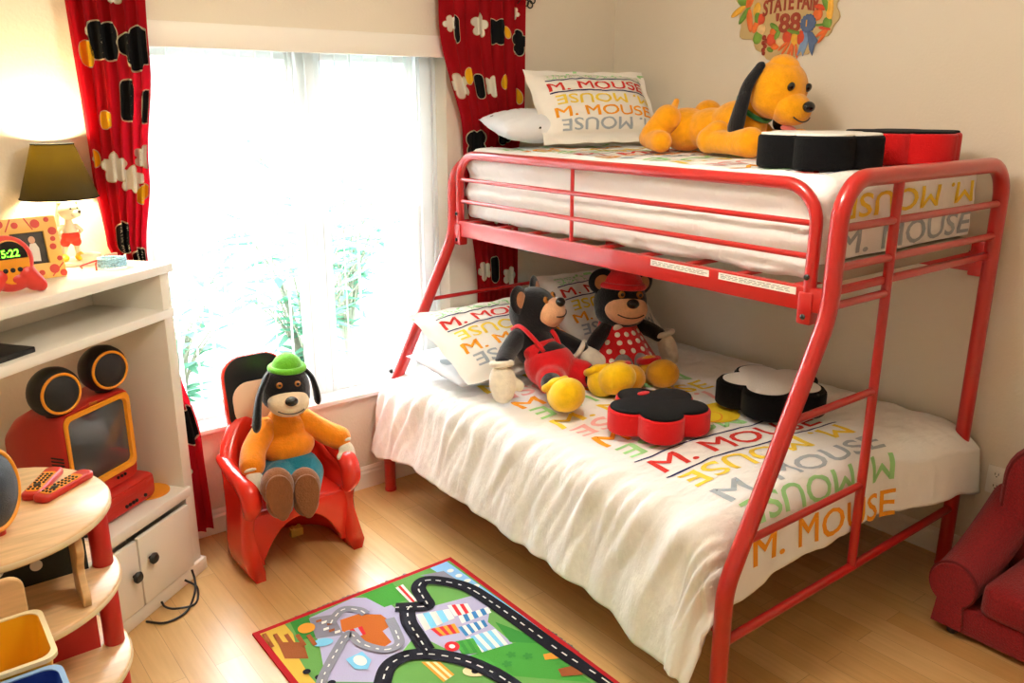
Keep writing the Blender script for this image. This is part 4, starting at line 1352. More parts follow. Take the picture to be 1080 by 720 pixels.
boot(t, sweater, (-2.222, -0.535, 0.362), (-0.02, 0.16, 0.98), (0.25, 0.95, -0.15), 0.178, 'pl_brown', None, 'pl_brown')
boot(t, sweater, (-2.115, -0.535, 0.335), (0.05, 0.16, 0.96), (0.25, 0.95, -0.15), 0.172, 'pl_brown', None, 'pl_brown')
head, at, B = head_parts(t, (-2.08, -0.33, 0.705), 0.097, (-0.22, -0.92, -0.02), (0, -0.12, 0.98), dict(head='pl_black', muzzle='pl_cream', ear='pl_black'), ear='flop', nose_r=0.26, muz=(0.84, 0.80, 0.58), muz_off=(0.62, -0.42), eye=0.13, eye_pos=(0.36, 0.40), eye_col='amber',
    ear_pts=[([(-2.155, -0.345, 0.77), (-2.195, -0.365, 0.72), (-2.22, -0.39, 0.67), (-2.235, -0.405, 0.61)], (0.02, 0.036)), ([(-1.99, -0.315, 0.765), (-1.96, -0.315, 0.72), (-1.95, -0.325, 0.67), (-1.95, -0.335, 0.635)], (0.018, 0.030))])
capr = [[at(-0.12 + 0.62 * math.cos(a0) * math.cos(q), -0.1 + 0.62 * math.cos(a0) * math.sin(q), 0.82 + 0.62 * math.sin(a0)) for q in [2 * PI * j / 28 for j in range(28)]] for a0 in [PI / 2 * k / 10 * 0.98 for k in range(11)]]
cap = part('beanie', MB().rings(capr), 'pl_green', head, sharp=0)
part('brim', MB().tube([at(-0.12 + 0.66 * math.cos(q), -0.1 + 0.66 * math.sin(q), 0.82) for q in [2 * PI * j / 28 for j in range(28)]], 0.013, n=10, closed=True), 'pl_green', cap, sharp=0)

# little yellow block on the floor under the chair
M['block_yellow'] = mat('yellow_block', 'E3B84A', rough=0.4)
tb_ = thing('toy_block', 'small yellow toy block on the floor beneath the red toddler chair', 'toy block', (-2.045, -0.235, 0))
part('block', MB().box((-2.045, -0.235, 0.018), (0.055, 0.035, 0.036), bevel=0.003), 'block_yellow', tb_)
yb = MB()
for dx in (-0.014, 0.014):
    yb.lathe([(0.009, 0.036), (0.009, 0.043), (0.0085, 0.044)], 14, Matrix.Translation((-2.045 + dx, -0.235, 0)))
each('stud', yb, 'block_yellow', tb_)

# ------------------------------------------------------------------ red upholstered child's armchair at the right
M['uphol'] = mat('red_woven_upholstery', '8E1019', rough=0.9, bump=0.7, bscale=170, var=0.22, vscale=130, sheen=0.15, bdist=0.006)
M['uphol_pipe'] = mat('dark_red_piping', '6E1018', rough=0.8)
ac = thing('kids_armchair', 'red upholstered child armchair with rolled arm at the right edge by the outlet', 'armchair', (-0.30, -2.58, 0))
AX0, AX1 = -0.535, -0.10
def arm_sec(x, y0, s):
    f = (x - AX0) / (AX1 - AX0)
    zc = lerp(0.195, 0.36, f ** 1.6); r = lerp(0.083, 0.092, f)
    o = []
    for k in range(25):
        a = math.radians(lerp(-55, 235, k / 24))
        o.append((x, y0 - s * r * math.cos(a) * 0.95, zc + r * math.sin(a)))
    o.append((x, y0 + s * 0.055, 0.03)); o.append((x, y0 - s * 0.055, 0.03))
    return o
def mk_arm(y0, s):
    xs_ = [AX0 - 0.0, AX0 + 0.012] + [lerp(AX0 + 0.02, AX1, k / 12) for k in range(13)]
    rr = [arm_sec(x, y0, s) for x in xs_]
    c0 = V((AX0, y0, 0.17))
    rr[0] = [tuple(c0 + (V(p) - c0) * 0.95 - V((0.006, 0, 0))) for p in rr[0]]
    am = part('arm', MB().rings(rr), 'uphol', ac, sharp=60)
    pp = [V(p) - V((0.002, 0, 0)) for p in arm_sec(AX0 + 0.006, y0, s)[:25]]
    part('piping', MB().tube(pp, 0.0045, n=8), 'uphol_pipe', am, sharp=0)
mk_arm(-2.29, 1)
mk_arm(-2.86, -1)
part('base', MB().box((-0.30, -2.575, 0.075), (0.46, 0.50, 0.11), bevel=0.02), 'uphol', ac)
part('seat_cushion', cushion_block((-0.31, -2.575, 0.185), (0.235, 0.195, 0.06), 0.035, 10, 0.003, 8), 'uphol', ac, sharp=0)
bo = rrect(-0.315, 0.05, 0.315, 0.66, 0.16, 8)
Tb = frame((-0.06, -2.575, 0.0), (0, -1, 0), (0.12, 0, 0.99))
bk = part('backrest', MB().prism(bo, 0.125, frame((-0.085, -2.575, 0.0), (0, -1, 0), (0.0, 0, 1)) , bevel=0.045, steps=5), 'uphol', ac, sharp=0)
part('piping', MB().tube([(-0.085 - 0.118, -2.575 - x * 0.93, 0.03 + z * .95) for x, z in bo], 0.0045, n=8, closed=True), 'uphol_pipe', bk, sharp=0)
b = MB().ell((-0.214, -2.385, 0.405), (0.012, 0.022, 0.022))
part('button', b, 'felt_black', bk, sharp=0)
for x, y in ((-0.50, -2.30), (-0.5, -2.85), (-0.12, -2.30), (-0.12, -2.85)):
    part('foot', MB().lathe([(0.014, 0), (0.018, 0.004), (0.02, 0.035)], 14, Matrix.Translation((x, y, 0))), 'black_plastic', ac)
# ================================================================== white open cabinet set at an angle in the corner
P0 = V((-2.455, -0.262, 0)); AD = V((-0.809, -0.588, 0)); DD = V((-0.588, 0.809, 0)); NN = -DD
def HC(a, d, z): return P0 + AD * a + DD * d + V((0, 0, z))
RH_ = Matrix((AD, DD, V((0, 0, 1)))).transposed()
def hbox(mb, a0, a1, d0, d1, z0, z1, bevel=0.003, mi=0):
    c = HC((a0 + a1) / 2, (d0 + d1) / 2, (z0 + z1) / 2)
    return mb.box(c, (a1 - a0, d1 - d0, z1 - z0), RH_, bevel, mi)
HWD, HDP = 1.02, 0.318
hu = thing('tv_cabinet', 'white open television cabinet with two low doors in the corner left of the window', 'cabinet', HC(HWD / 2, HDP / 2, 0))
part('top_board', hbox(MB(), -0.012, HWD + .012, -0.012, HDP + 0.002, 1.206, 1.24, 0.006), 'laminate', hu)
part('side_panel', hbox(MB(), 0.0, 0.05, 0, HDP, 0.05, 1.206), 'laminate', hu)
part('side_panel', hbox(MB(), HWD - 0.05, HWD, 0, HDP, 0.05, 1.206), 'laminate', hu)
part('shelf', hbox(MB(), 0.0, HWD, -0.006, HDP, 1.042, 1.076, 0.006), 'laminate', hu)
part('back_panel', hbox(MB(), 0.05, HWD - .05, HDP - 0.012, HDP - .002, 1.076, 1.206, 0.001), 'laminate', hu)
part('shelf', hbox(MB(), 0.02, HWD - 0.02, -0.012, HDP, 0.334, 0.378, 0.012), 'laminate', hu)
part('plinth', hbox(MB(), -0.014, HWD + .014, -0.014, HDP, 0.0, 0.052, 0.003), 'laminate', hu)
part('back_panel', hbox(MB(), 0.05, HWD - .05, HDP - 0.012, HDP - .002, 0.05, 0.334, 0.001), 'laminate', hu)
def knob(parent, a, z):
    kb = MB()
    T = frame(HC(a, -0.02, z), AD, V((0, 0, 1)), NN)
    kb.lathe([(0.006, -0.002), (0.006, 0.010), (0.019, 0.014), (0.021, 0.022), (0.015, 0.029), (0.001, 0.031)], 20, T)
    part('knob', kb, 'black_plastic', parent)
# the right door is shut, its neighbour stands slightly ajar
d1 = part('door', hbox(MB(), 0.066, 0.343, -0.020, -0.002, 0.056, 0.318, 0.004), 'laminate', hu)
knob(d1, 0.298, 0.222)
d2b = MB(); hbox(d2b, 0.35, 0.66, -0.020, -0.002, 0.056, 0.316, 0.004)
d2 = part('door', d2b, 'laminate', hu)
knob(d2, 0.385, 0.195)
part('door', hbox(MB(), 0.667, 0.96, -0.020, -0.002, 0.056, 0.316, 0.004), 'laminate', hu)

# black cable from under the cabinet
cb = MB().tube(smooth_path([(-2.735, -0.505, 0.006), (-2.68, -0.555, 0.006), (-2.60, -0.53, 0.006), (-2.535, -0.42, 0.006), (-2.515, -0.36, 0.02), (-2.512, -0.325, 0.045)], 8), 0.0042, n=8)
single('power_cable', cb, 'black_plastic', 'black cable making the wider loop on the floor before the white cabinet doors', 'cable', sharp=0)
cb = MB().tube(smooth_path([(-2.55, -0.355, 0.03), (-2.52, -0.40, 0.008), (-2.56, -0.50, 0.006), (-2.63, -0.505, 0.016), (-2.655, -0.46, 0.010), (-2.66, -0.435, 0.02)], 8), 0.0042, n=8)
single('power_cable', cb, 'black_plastic', 'shorter black cable crossing the wider loop at the foot of the white cabinet', 'cable', sharp=0)

# ------------------------------------------------------------------ red television, its player and two round speakers
M['tv_red'] = mat('tv_red_plastic', 'C4291F', rough=0.38, bump=0.15, bscale=300, bdist=0.002)
M['tv_orange'] = mat('tv_orange_plastic', 'F09A1E', rough=0.35)
def screen_mat():
    m = bpy.data.materials.new('tube_screen'); m.use_nodes = True
    b_ = m.node_tree.nodes['Principled BSDF']
    b_.inputs['Base Color'].default_value = rgb('45474A'); b_.inputs['Roughness'].default_value = 0.08
    b_.inputs['Coat Weight'].default_value = 0.6; b_.inputs['Coat Roughness'].default_value = 0.03
    return m
M['screen'] = screen_mat()
TA, TZ0, TZ1, TD = 0.333, 0.484, 0.822, 0.085
tv = thing('television', 'red tube television with an orange screen surround in the white cabinet', 'television', HC(TA, 0.18, TZ0))
def ringrect(w, z0, z1, d, r):
    return [HC(TA + x, d, z) for x, z in rrect(-w / 2, z0, w / 2, z1, r, 5)]
zc = (TZ0 + TZ1) / 2
rings_ = [ringrect(0.262, TZ0 + .065, TZ1 - .025, TD + 0.020, .02), ringrect(0.268, TZ0 + .062, TZ1 - .022, TD + 0.004, .02), ringrect(0.30, TZ0 + 0.004, TZ1 - 0.004, TD, .03), ringrect(0.312, TZ0, TZ1, TD + 0.010, .034), ringrect(0.318, TZ0, TZ1, TD + 0.05, .034),
          ringrect(0.312, TZ0, TZ1 - .004, TD + 0.15, .04), ringrect(0.27, TZ0 + .02, TZ1 - .05, TD + 0.24, .05), ringrect(0.22, TZ0 + .04, TZ1 - .10, TD + 0.30, .05)]
shell = part('shell', MB().rings(rings_), 'tv_red', tv, sharp=35)
bz = MB().rings([ringrect(0.300, TZ0 + .045, TZ1 - .012, TD - 0.002, .026), ringrect(0.296, TZ0 + .047, TZ1 - .014, TD - 0.007, .026), ringrect(0.268, TZ0 + .062, TZ1 - .030, TD - 0.004, .022), ringrect(0.258, TZ0 + .067, TZ1 - .036, TD + 0.010, .02)], cap0=False, cap1=False)
part('screen_surround', bz, 'tv_orange', tv, sharp=50)
def scr(u, v):
    x, z = (u * 2 - 1), (v * 2 - 1)
    return HC(TA + x * 0.131, TD + 0.010 - 0.014 * (1 - x * x) * (1 - z * z) - 0.003, (TZ0 + TZ1 + 0.031) / 2 + z * 0.119)
part('screen', MB().grid(scr, 18, 18), 'screen', tv, sharp=0)
b = MB()
for k, a in enumerate((0.245, 0.262, 0.279, 0.41, 0.425)):
    b.lathe([(0.0055, 0), (0.0055, 0.006), (0.003, 0.007)], 12, frame(HC(a, TD + 0.004, TZ0 + 0.028), AD, V((0, 0, 1)), NN))
each('button', b, 'black_plastic', tv)
b = MB()
for k in range(9):
    b.box(HC(TA + 0.1585, TD + 0.035 + 0.0, TZ0 + .09 + k * .012), (0.003, 0.05, 0.005), RH_)
each('vent_slot', b, 'black_plastic', tv)
vs, fs = text2d('Disney', 0.011, 0.034, maxedge=1)
M['gold'] = mat('gold_print', 'D8A63A', rough=0.3, metal=0.4)
Tt = frame(HC(0.362, TD - 0.0012, TZ1 - 0.0085), -AD, V((0, 0, 1)), NN)
part('maker_mark', MB().add([Tt @ V((x, y, 0)) for x, y in vs], fs), 'gold', tv)

pl_ = thing('disc_player', 'red disc player beneath the red television', 'disc player', HC(0.30, 0.16, 0.378))
PA0, PA1, PZ0, PZ1 = 0.135, 0.485, 0.386, 0.484
def prect(w0, w1, z0, z1, d, r): return [HC((w0 + w1) / 2 + x, d, z) for x, z in rrect(-(w1 - w0) / 2, z0, (w1 - w0) / 2, z1, r, 4)]
part('shell', MB().rings([prect(PA0 + .012, PA1 - .012, PZ0 + .010, PZ1 - .010, 0.052, .02), prect(PA0 + .003, PA1 - .003, PZ0 + .002, PZ1 - .003, 0.06, .024), prect(PA0, PA1, PZ0, PZ1 - .001, 0.075, .024), prect(PA0, PA1, PZ0, PZ1 - .001, 0.25, .024), prect(PA0 + .02, PA1 - .02, PZ0 + .01, PZ1 - .01, 0.27, .02)]), 'tv_red', pl_)
tr = MB().prism(rrect(-.115, -.011, .115, .013, .008), 0.004, frame(HC(0.30, 0.052, 0.456), AD, V((0, 0, 1)), NN), bevel=0.0015)
part('disc_tray', tr, 'tv_red', pl_)
b = MB()
for a in (0.245, 0.262, 0.279, 0.296, 0.20):
    b.lathe([(0.0065, -0.002), (0.0065, 0.006), (0.003, 0.008)], 12, frame(HC(a, 0.053, 0.412), AD, V((0, 0, 1)), NN))
each('button', b, 'black_plastic', pl_)
b = MB()
for a in (0.16, 0.46):
    for d in (0.08, 0.23):
        b.lathe([(0.014, 0.378), (0.014, 0.388)], 12, Matrix.Translation(HC(a, d, 0)))
each('foot', b, 'black_plastic', pl_)
od = MB().lathe([(0.07, 0.378), (0.0705, 0.380), (0.0695, 0.3825), (0.001, 0.383)], 32, Matrix.Translation(HC(0.118, 0.10, 0.0)))
single('round_mat', od, 'tv_orange', 'small orange round mat on the cabinet shelf at the corner of the disc player', 'mat')

def speaker(a, d, z, yaw, label):
    c = HC(a, d, z)
    f = (NN + AD * yaw).normalized()
    t = thing('round_speaker', label, 'speaker', c - V((0, 0, 0.083)), 'round speakers on the television')
    T = frame(c, V((0, 0, 1)).cross(f), V((0, 0, 1)), f)
    part('shell', MB().lathe([(0.001, -0.060), (0.035, -0.055), (0.062, -0.038), (0.079, -0.010), (0.083, 0.012), (0.080, 0.034), (0.072, 0.048), (0.064, 0.054)], 36, T, cap1=False), 'black_plastic', t, sharp=60)
    part('ring', MB().tube([T @ V((0.0635 * math.cos(q), 0.0635 * math.sin(q), 0.053)) for q in [2 * PI * k / 40 for k in range(40)]], 0.0052, n=10, closed=True), 'tv_orange', t, sharp=0)
    M.setdefault('grille', mat('speaker_grille', '1A1B1E', rough=0.6, bump=0.5, bscale=400, bdist=0.003))
    part('grille', MB().lathe([(0.062, 0.052), (0.052, 0.062), (0.03, 0.070), (0.001, 0.073)], 36, T, cap0=False), 'grille', t, sharp=0)
    part('stand_foot', MB().lathe([(0.03, -0.083), (0.026, -0.075), (0.02, -0.06)], 18, Matrix.Translation(c)), 'black_plastic', t)
speaker(0.238, 0.135, 0.905, 0.25, 'round black speaker with an orange ring on the television, nearest the window')
speaker(0.462, 0.13, 0.895, 0.25, 'round black speaker with an orange ring on the television, at its left side')

# black box lying on the cabinet's upper shelf
single('cable_box', hbox(MB(), 0.60, 0.80, 0.02, 0.17, 1.0765, 1.094, 0.003), 'black_plastic', 'flat black box on the cabinet shelf at the left edge', 'box')

# ------------------------------------------------------------------ things on the cabinet top
ZT = 1.24
LP = V((-2.735, -0.088, ZT))
lamp = thing('table_lamp', 'table lamp with a black fabric shade and small figurine on its white base', 'lamp', LP)
M['ivory'] = mat('ivory_enamel', 'EAE2CE', rough=0.35)
part('base', MB().lathe([(0.060, 0), (0.064, 0.004), (0.064, 0.012), (0.058, 0.018), (0.001, 0.019)], 32, Matrix.Translation(LP)), 'ivory', lamp)
part('stem', MB().tube([LP + V((-0.022, 0.018, 0.018)), LP + V((-0.022, 0.018, 0.16)), LP + V((-0.012, 0.010, 0.225)), LP + V((-.005, .004, 0.275))], 0.007, n=12), 'ivory', lamp)
sh_o = [(0.124, 0.235), (0.066, 0.418)]
T = Matrix.Translation(LP + V((-0.005, 0.004, 0)))
M['shade'] = mat('black_shade_fabric', '1F1D10', rough=0.9, bump=0.4, bscale=350, trans=('C4AE40', 0.11), bdist=0.003)
smb = MB().lathe([(0.124, 0.235), (0.066, 0.418), (0.0645, 0.418), (0.1225, 0.235), (0.124, 0.235)], 40, T, cap0=False, cap1=False)
shd = part('lamp_shade', smb, 'shade', lamp, sharp=60)
b = MB()
for r, z in ((0.124, 0.236), (0.066, 0.417)):
    b.tube([T @ V((r * math.cos(q), r * math.sin(q), z)) for q in [2 * PI * k / 40 for k in range(40)]], 0.0022, n=8, closed=True)
each('rim_trim', b, 'felt_black', shd, sharp=0)
M['bulb'] = emit('lit_bulb', 'FFDF9A', 14.0)
part('bulb', MB().ell(LP + V((-0.005, 0.004, 0.355)), (0.024, 0.024, 0.032)), 'bulb', lamp, sharp=0)
# figurine: a plain little bear in red shorts and yellow shoes
M['fig_cream'] = mat('figurine_cream', 'E6DCC2', rough=0.3); M['fig_black'] = mat('figurine_black', '1B1917', rough=0.3)
M['fig_red'] = mat('figurine_red', 'D8321F', rough=0.3); M['fig_yellow'] = mat('figurine_yellow', 'F2C11C', rough=0.3)
F0 = LP + V((0.008, -0.015, 0.019))
fb = MB().ell(F0 + V((0, 0, 0.098)), (0.024, 0.020, 0.030)).bone([F0 + V((0, 0, .12)), F0 + V((0, 0, .14))], [0.014, 0.012])
fb.bone([F0 + V((-.010, 0, .08)), F0 + V((-.030, -.002, .022))], [0.010, 0.008]).bone([F0 + V((.010, 0, .08)), F0 + V((.016, -.006, .022))], [0.010, 0.008])
fb.bone([F0 + V((-.022, 0, .118)), F0 + V((-.040, .004, .10)), F0 + V((-.026, .012, .085))], [0.008, 0.007, 0.007]).bone([F0 + V((.022, 0, .118)), F0 + V((.038, .008, .10)), F0 + V((.026, .014, .086))], [0.008, 0.007, 0.007])
fg = blob('figurine', fb, 'fig_cream', lamp, 0.0025, 4)
hb = MB().ell(F0 + V((.004, -.004, .172)), (0.035, 0.032, 0.032))
blob('figurine_head', hb, 'fig_cream', fg, 0.003, 3)
blob('muzzle', MB().ell(F0 + V((.020, -.024, .163)), (0.019, 0.019, 0.014)), 'fig_cream', fg, 0.0025, 3)
part('nose', MB().ell(F0 + V((.031, -.037, .170)), 0.006), 'fig_black', fg, sharp=0)
for s in (-1, 1):
    part('ear', MB().ell(F0 + V((.004 + .024 * s, 0.002 * s,   .199)), (0.010, 0.007, 0.010)), 'fig_cream', fg, sharp=0)
    part('eye', MB().ell(F0 + V((.016 + .011 * s, -.030 + .006 * s, .182)), 0.0035), 'fig_black', fg, sharp=0)
blob('shorts', MB().ell(F0 + V((0, 0, 0.082)), (0.031, 0.027, 0.022)).bone([F0 + V((-.012, 0, .078)), F0 + V((-.020, 0, .062))], [.016, .017]).bone([F0 + V((.012, 0, .078)), F0 + V((.015, -.002, .062))], [.016, .017]), 'fig_red', fg, 0.0025, 3)
for x, y in ((-.034, -.012), (.020, -.018)):
    blob('shoe', MB().ell(F0 + V((x, y, .010)), (0.019, 0.026, 0.013)).ell(F0 + V((x, y + .012, .014)), (.014, .014, .014)), 'fig_yellow', fg, 0.0025, 3)

def stand_frame(c, yaw, tilt):
    """local axes of a thing standing on the top: x right, y up, z towards its front"""
    f = V((math.sin(yaw), -math.cos(yaw), 0)); r = V((math.cos(yaw), math.sin(yaw), 0))
    up = (V((0, 0, 1)) * math.cos(tilt) - f * math.sin(tilt)).normalized()
    return frame(c, r, up, (f * math.cos(tilt) + V((0, 0, 1)) * math.sin(tilt)))
M['fr_yellow'] = mat('yellow_painted_wood', 'F0BE5E', rough=0.45); M['fr_red'] = mat('red_painted_dot', 'D2402C', rough=0.45)
fc = V((-2.885, -0.315, ZT))
pf = thing('photo_frame', 'yellow photo frame with red dots behind the red alarm clock', 'photo frame', fc)
T = stand_frame(fc, math.radians(10), 0.2)
b = MB()
for o_ in (rrect(-.095, 0, .095, .05, .004), rrect(-.095, .152, .095, .2, .004), rrect(-.095, .045, -.05, .157, .003), rrect(.05, .045, .095, .157, .003)):
    b.prism(o_, 0.014, T, bevel=0.003)
for x, y, r in ((-.075, .185, .013), (-.03, .178, .010), (.03, .178, .014), (.066, .188, .008), (.077, .15, .013), (.07, .10, .010), (.082, .06, .008), (.06, .028, .015), (.02, .02, .009), (-.03, .028, .015), (-.07, .06, .012), (.085, .012, .011), (-.08, .02, .012), (.074, .125, .008)):
    b.prism(oval(x, y, r, r, n=20), 0.0155, T, bevel=0.0005, steps=1, mi=1)
for x0, y0, x1, y1 in ((.02, .16, -.0, .199), (.05, .005, .09, .045), (-.06, .16, -.04, .198)):
    d = V((x1 - x0, y1 - y0)); n = V((-d.y, d.x)).normalized() * .0018
    b.prism([(x0 + n.x, y0 + n.y), (x0 - n.x, y0 - n.y), (x1 - n.x, y1 - n.y), (x1 + n.x, y1 + n.y)], 0.0152, T, mi=1)
bord = part('border', b, ['fr_yellow', 'fr_red'], pf)
M['ph_dark'] = mat('photo_dark_ground', '3A3226', rough=0.3, var=0.5, vscale=30); M['ph_white'] = mat('photo_white', 'E8E2D6', rough=0.3); M['ph_blue'] = mat('photo_blue', '5C7FA0', rough=0.3); M['ph_skin'] = mat('photo_skin', 'D8A988', rough=0.3)
ph = part('photo', MB().prism(rrect(-.052, .043, .052, .158, .001, 1), 0.006, T), 'ph_dark', pf)
b = MB().prism([(.000, .060), (.028, .058), (.030, .100), (.022, .118), (.005, .116), (-.004, .09)], 0.0065, T); part('figure', b, 'ph_white', ph)
b = MB().prism(oval(.013, .128, .010, .012), 0.0066, T); part('face', b, 'ph_skin', ph)
b = MB().prism(oval(-.026, .112, .014, .026), 0.0064, T); part('figure', b, 'ph_blue', ph)
b = MB().box(T @ V((0, 0.09, -0.02)), (0.03, 0.003, 0.15), Matrix.Rotation(math.radians(10), 3, 'Z') @ Matrix.Rotation(-0.15, 3, 'X'))
part('easel_back', b, 'fr_yellow', pf)

cc = V((-2.975, -0.525, ZT))
ck = thing('alarm_clock', 'red plastic alarm clock with a green glowing display on the cabinet edge', 'clock', cc)
T = stand_frame(cc, math.radians(14), 0.12)
M['ck_red'] = mat('clock_red', 'DA3A2E', rough=0.35)
outl = []
for k in range(48):
    a = 2 * PI * k / 48
    x, y = 0.072 * math.cos(a), 0.105 + 0.073 * math.sin(a)
    outl.append((x, y))
bb = MB().prism(outl, 0.055, T @ Matrix.Translation((0, 0, -0.03)), bevel=0.02, steps=4)
for s in (-1, 1):
    bb.bone([T @ V((s * 0.038, 0.06, 0.0)), T @ V((s * 0.062, 0.032, 0.006)), T @ V((s * 0.075, 0.020, 0.010))], [0.036, 0.028, 0.020])
bb.ell(T @ V((0, 0.045, 0)), (0.055, 0.03, 0.035))
body = blob('shell', bb, 'ck_red', ck, 0.004, 5)
pnl = part('face_panel', MB().prism(oval(0.0, 0.098, 0.052, 0.066), 0.007, T @ Matrix.Translation((0, 0, 0.022)), bevel=0.003), 'tv_orange', ck)
do = [p for p in oval(0.0, 0.108, 0.048, 0.052, n=40) if p[1] > 0.104]
disp = part('display', MB().prism(do, 0.003, T @ Matrix.Translation((0, 0, 0.0285))), 'gloss_black', pnl)
M['digit'] = emit('green_digits', '6BFF2E', 3.0)
vs, fs = text2d('5:22', 0.022, 0.050, bold=0.02, maxedge=1)
Td = T @ Matrix.Translation((-0.024, 0.114, 0.0322))
part('digits', MB().add([Td @ V((x, y, 0)) for x, y in vs], fs), 'digit', disp)
b = MB()
for x in (-.02, 0, .02):
    b.prism(oval(x, 0.075, .007, .007), 0.004, T @ Matrix.Translation((0, 0, 0.0275)), bevel=0.001)
each('button', b, 'black_plastic', pnl)

bc = HC(0.135, 0.12, ZT)
M['beads'] = mat('pale_blue_beads', '9CC8E6', rough=0.2, var=0.3, vscale=120); 
hx, hr = [], []
for j in range(4 * 30 * 4):     # one long string of beads coiled four times
    q = 2 * PI * j / 120
    hx.append(bc + V((0.043 * math.cos(q), 0.043 * math.sin(q), 0.0052 + 0.0083 * q / (2 * PI)))); hr.append(0.0026 + 0.0027 * abs(math.sin(PI * j / 4 + .4)))
b = MB().tube(hx, hr, n=8)
single('bead_bracelet', b, 'beads', 'pale blue coiled bead bracelet on the cabinet top near the window', 'bracelet', sharp=0)
tc_ = HC(0.10, 0.245, ZT)
b = MB().lathe([(0.036, 0), (0.036, 0.026), (0.0375, 0.027), (0.0375, 0.036), (0.034, 0.039), (0.001, 0.040)], 28, Matrix.Translation(tc_))
single('round_tin', b, 'ivory', 'small round white tin behind the blue bead bracelet', 'tin')
M['pinkbox'] = mat('pink_card', 'E2786C', rough=0.6)
b = MB(); hbox(b, 0.028, 0.085, 0.185, 0.20, ZT, ZT + 0.033, 0.002)
single('card_box', b, 'pinkbox', 'small pink card box beside the round white tin', 'box')
M['redribbon'] = mat('red_cord', 'C8302A', rough=0.6)
b = MB().tube(smooth_path([HC(.19, .20, ZT + .004), HC(.22, .17, ZT + .02), HC(.17, .15, ZT + .03), HC(.145, .18, ZT + .012), HC(.20, .13, ZT + .004)], 8), 0.003, n=8)
single('red_cord', b, 'redribbon', 'loose red cord lying beside the lamp base', 'cord', sharp=0)

# ================================================================== round-shelved toy tower (in front of the cabinet)
TC = V((-3.194, -1.170, 0)); TR = 0.281
tw = thing('round_shelf_tower', 'three tier round wooden shelf tower with red posts at the left edge', 'shelf tower', TC)
def disc(zt, r, name='shelf'):
    part(name, MB().lathe([(r - .006, zt - .024), (r, zt - .018), (r, zt - .006), (r - .006, zt), (0.001, zt)], 64, Matrix.Translation(TC)), ['maple'], tw, sharp=50)
    part('edge_band', MB().lathe([(r, zt - .019), (r + .0012, zt - .017), (r + .0012, zt - .007), (r, zt - .005)], 64, Matrix.Translation(TC), cap0=False, cap1=False), 'maple_edge', tw, sharp=0)
TZ = [0.85, 0.64, 0.405, 0.15]
for z in TZ: disc(z, TR)
for ang in (-3, 117, 237):
    a = math.radians(ang)
    px_, py_ = TC.x + 0.243 * math.cos(a), TC.y + 0.243 * math.sin(a)
    for z0, z1 in ((TZ[1], TZ[0] - .024), (TZ[2], TZ[1] - .024), (TZ[3], TZ[2] - .024), (0, TZ[3] - .024)):
        part('post', MB().lathe([(0.024, z0), (0.0255, z0 + .002), (0.0255, z1 - .002), (0.024, z1)], 22, Matrix.Translation((px_, py_, 0))), 'tower_red', tw)
M['tower_green'] = mat('dark_green_panel', '0E1B16', rough=0.5)
b = MB().box((TC.x - 0.012, TC.y - 0.01, (TZ[0] + TZ[1] - .024) / 2), (0.44, 0.012, TZ[0] - TZ[1] - .024))
for x, z, r in ((-3.03, 0.782, 0.036), (-3.19, 0.705, 0.022), (-3.1, 0.69, 0.014), (-3.25, .77, .03), (-3.28, .69, .016)):
    b.prism(oval(x, z, r, r), 0.003, frame((0, TC.y - 0.0155, 0), (1, 0, 0), (0, 0, 1)), bevel=.0005, steps=1, mi=1)
part('divider', b, ['tower_green', 'ph_white'], tw)
pr_ = part('divider', MB().box((TC.x - 0.012, TC.y - 0.01, (TZ[1] + TZ[2] - .024) / 2), (0.44, 0.012, TZ[1] - TZ[2] - .024)), 'tower_red', tw)
b = MB()
b.prism(lobes(-2.99, 0.578, 0.034, 5, 0.42, rot=.3, n=50), 0.014, frame((0, TC.y - 0.0155, 0), (1, 0, 0), (0, 0, 1)), bevel=.003)
b.prism(oval(-3.10, 0.52, .026, .026), 0.003, frame((0, TC.y - 0.0155, 0), (1, 0, 0), (0, 0, 1)), bevel=.0005, steps=1)
each('white_cutout', b, 'ph_white', pr_)
part('divider', MB().box((TC.x - 0.012, TC.y - 0.01, (TZ[2] + TZ[3] - .024) / 2), (0.44, 0.012, TZ[2] - TZ[3] - .024)), 'ph_blue', tw)
# natural wood bracket with a wavy edge
wo = [(0, TZ[1])] + [(0.085 + 0.018 * math.sin(v * 9 + .6), lerp(TZ[1], TZ[0] - .024, v)) for v in [k / 14 for k in range(15)]] + [(0, TZ[0] - .024)]
part('bracket', MB().prism([(y, z) for y, z in wo], 0.018, frame((-3.035, TC.y - 0.105, 0), (0, -1, 0), (0, 0, 1), (1, 0, 0)), bevel=0.003), 'maple', tw)

M['rem_btn'] = mat('remote_buttons', '2A1E1C', rough=0.5)
def remote(c, dirv, label, L=0.17, flip=False):
    d = V((dirv[0], dirv[1], 0)).normalized(); sd = V((0, 0, 1)).cross(d)
    t = thing('remote_control', label, 'remote control', c, 'remote controls on the shelf tower')
    T = frame(c, d, sd, (0, 0, 1))
    part('shell', MB().prism(rrect(-L / 2, -.023, L / 2, .023, .016), 0.018, T, bevel=0.006), 'tv_red', t)
    f = part('face', MB().prism(rrect(-L / 2 + .02, -.017, L * .30, .017, .009), 0.0012, T @ Matrix.Translation((0, 0, 0.0178)), bevel=.0004, steps=1), 'tv_orange', t)
    b = MB()
    for i in range(8):
        for j in range(3):
            if i in (2,) and j != 1: continue
            r = 0.0035 if i != 2 else 0.009
            b.lathe([(r, 0.0185), (r, 0.021), (r * .7, 0.0218)], 10, T @ Matrix.Translation((-L / 2 + .03 + i * .0125, (j - 1) * .0105, 0)))
    each('button', b, 'rem_btn', t)
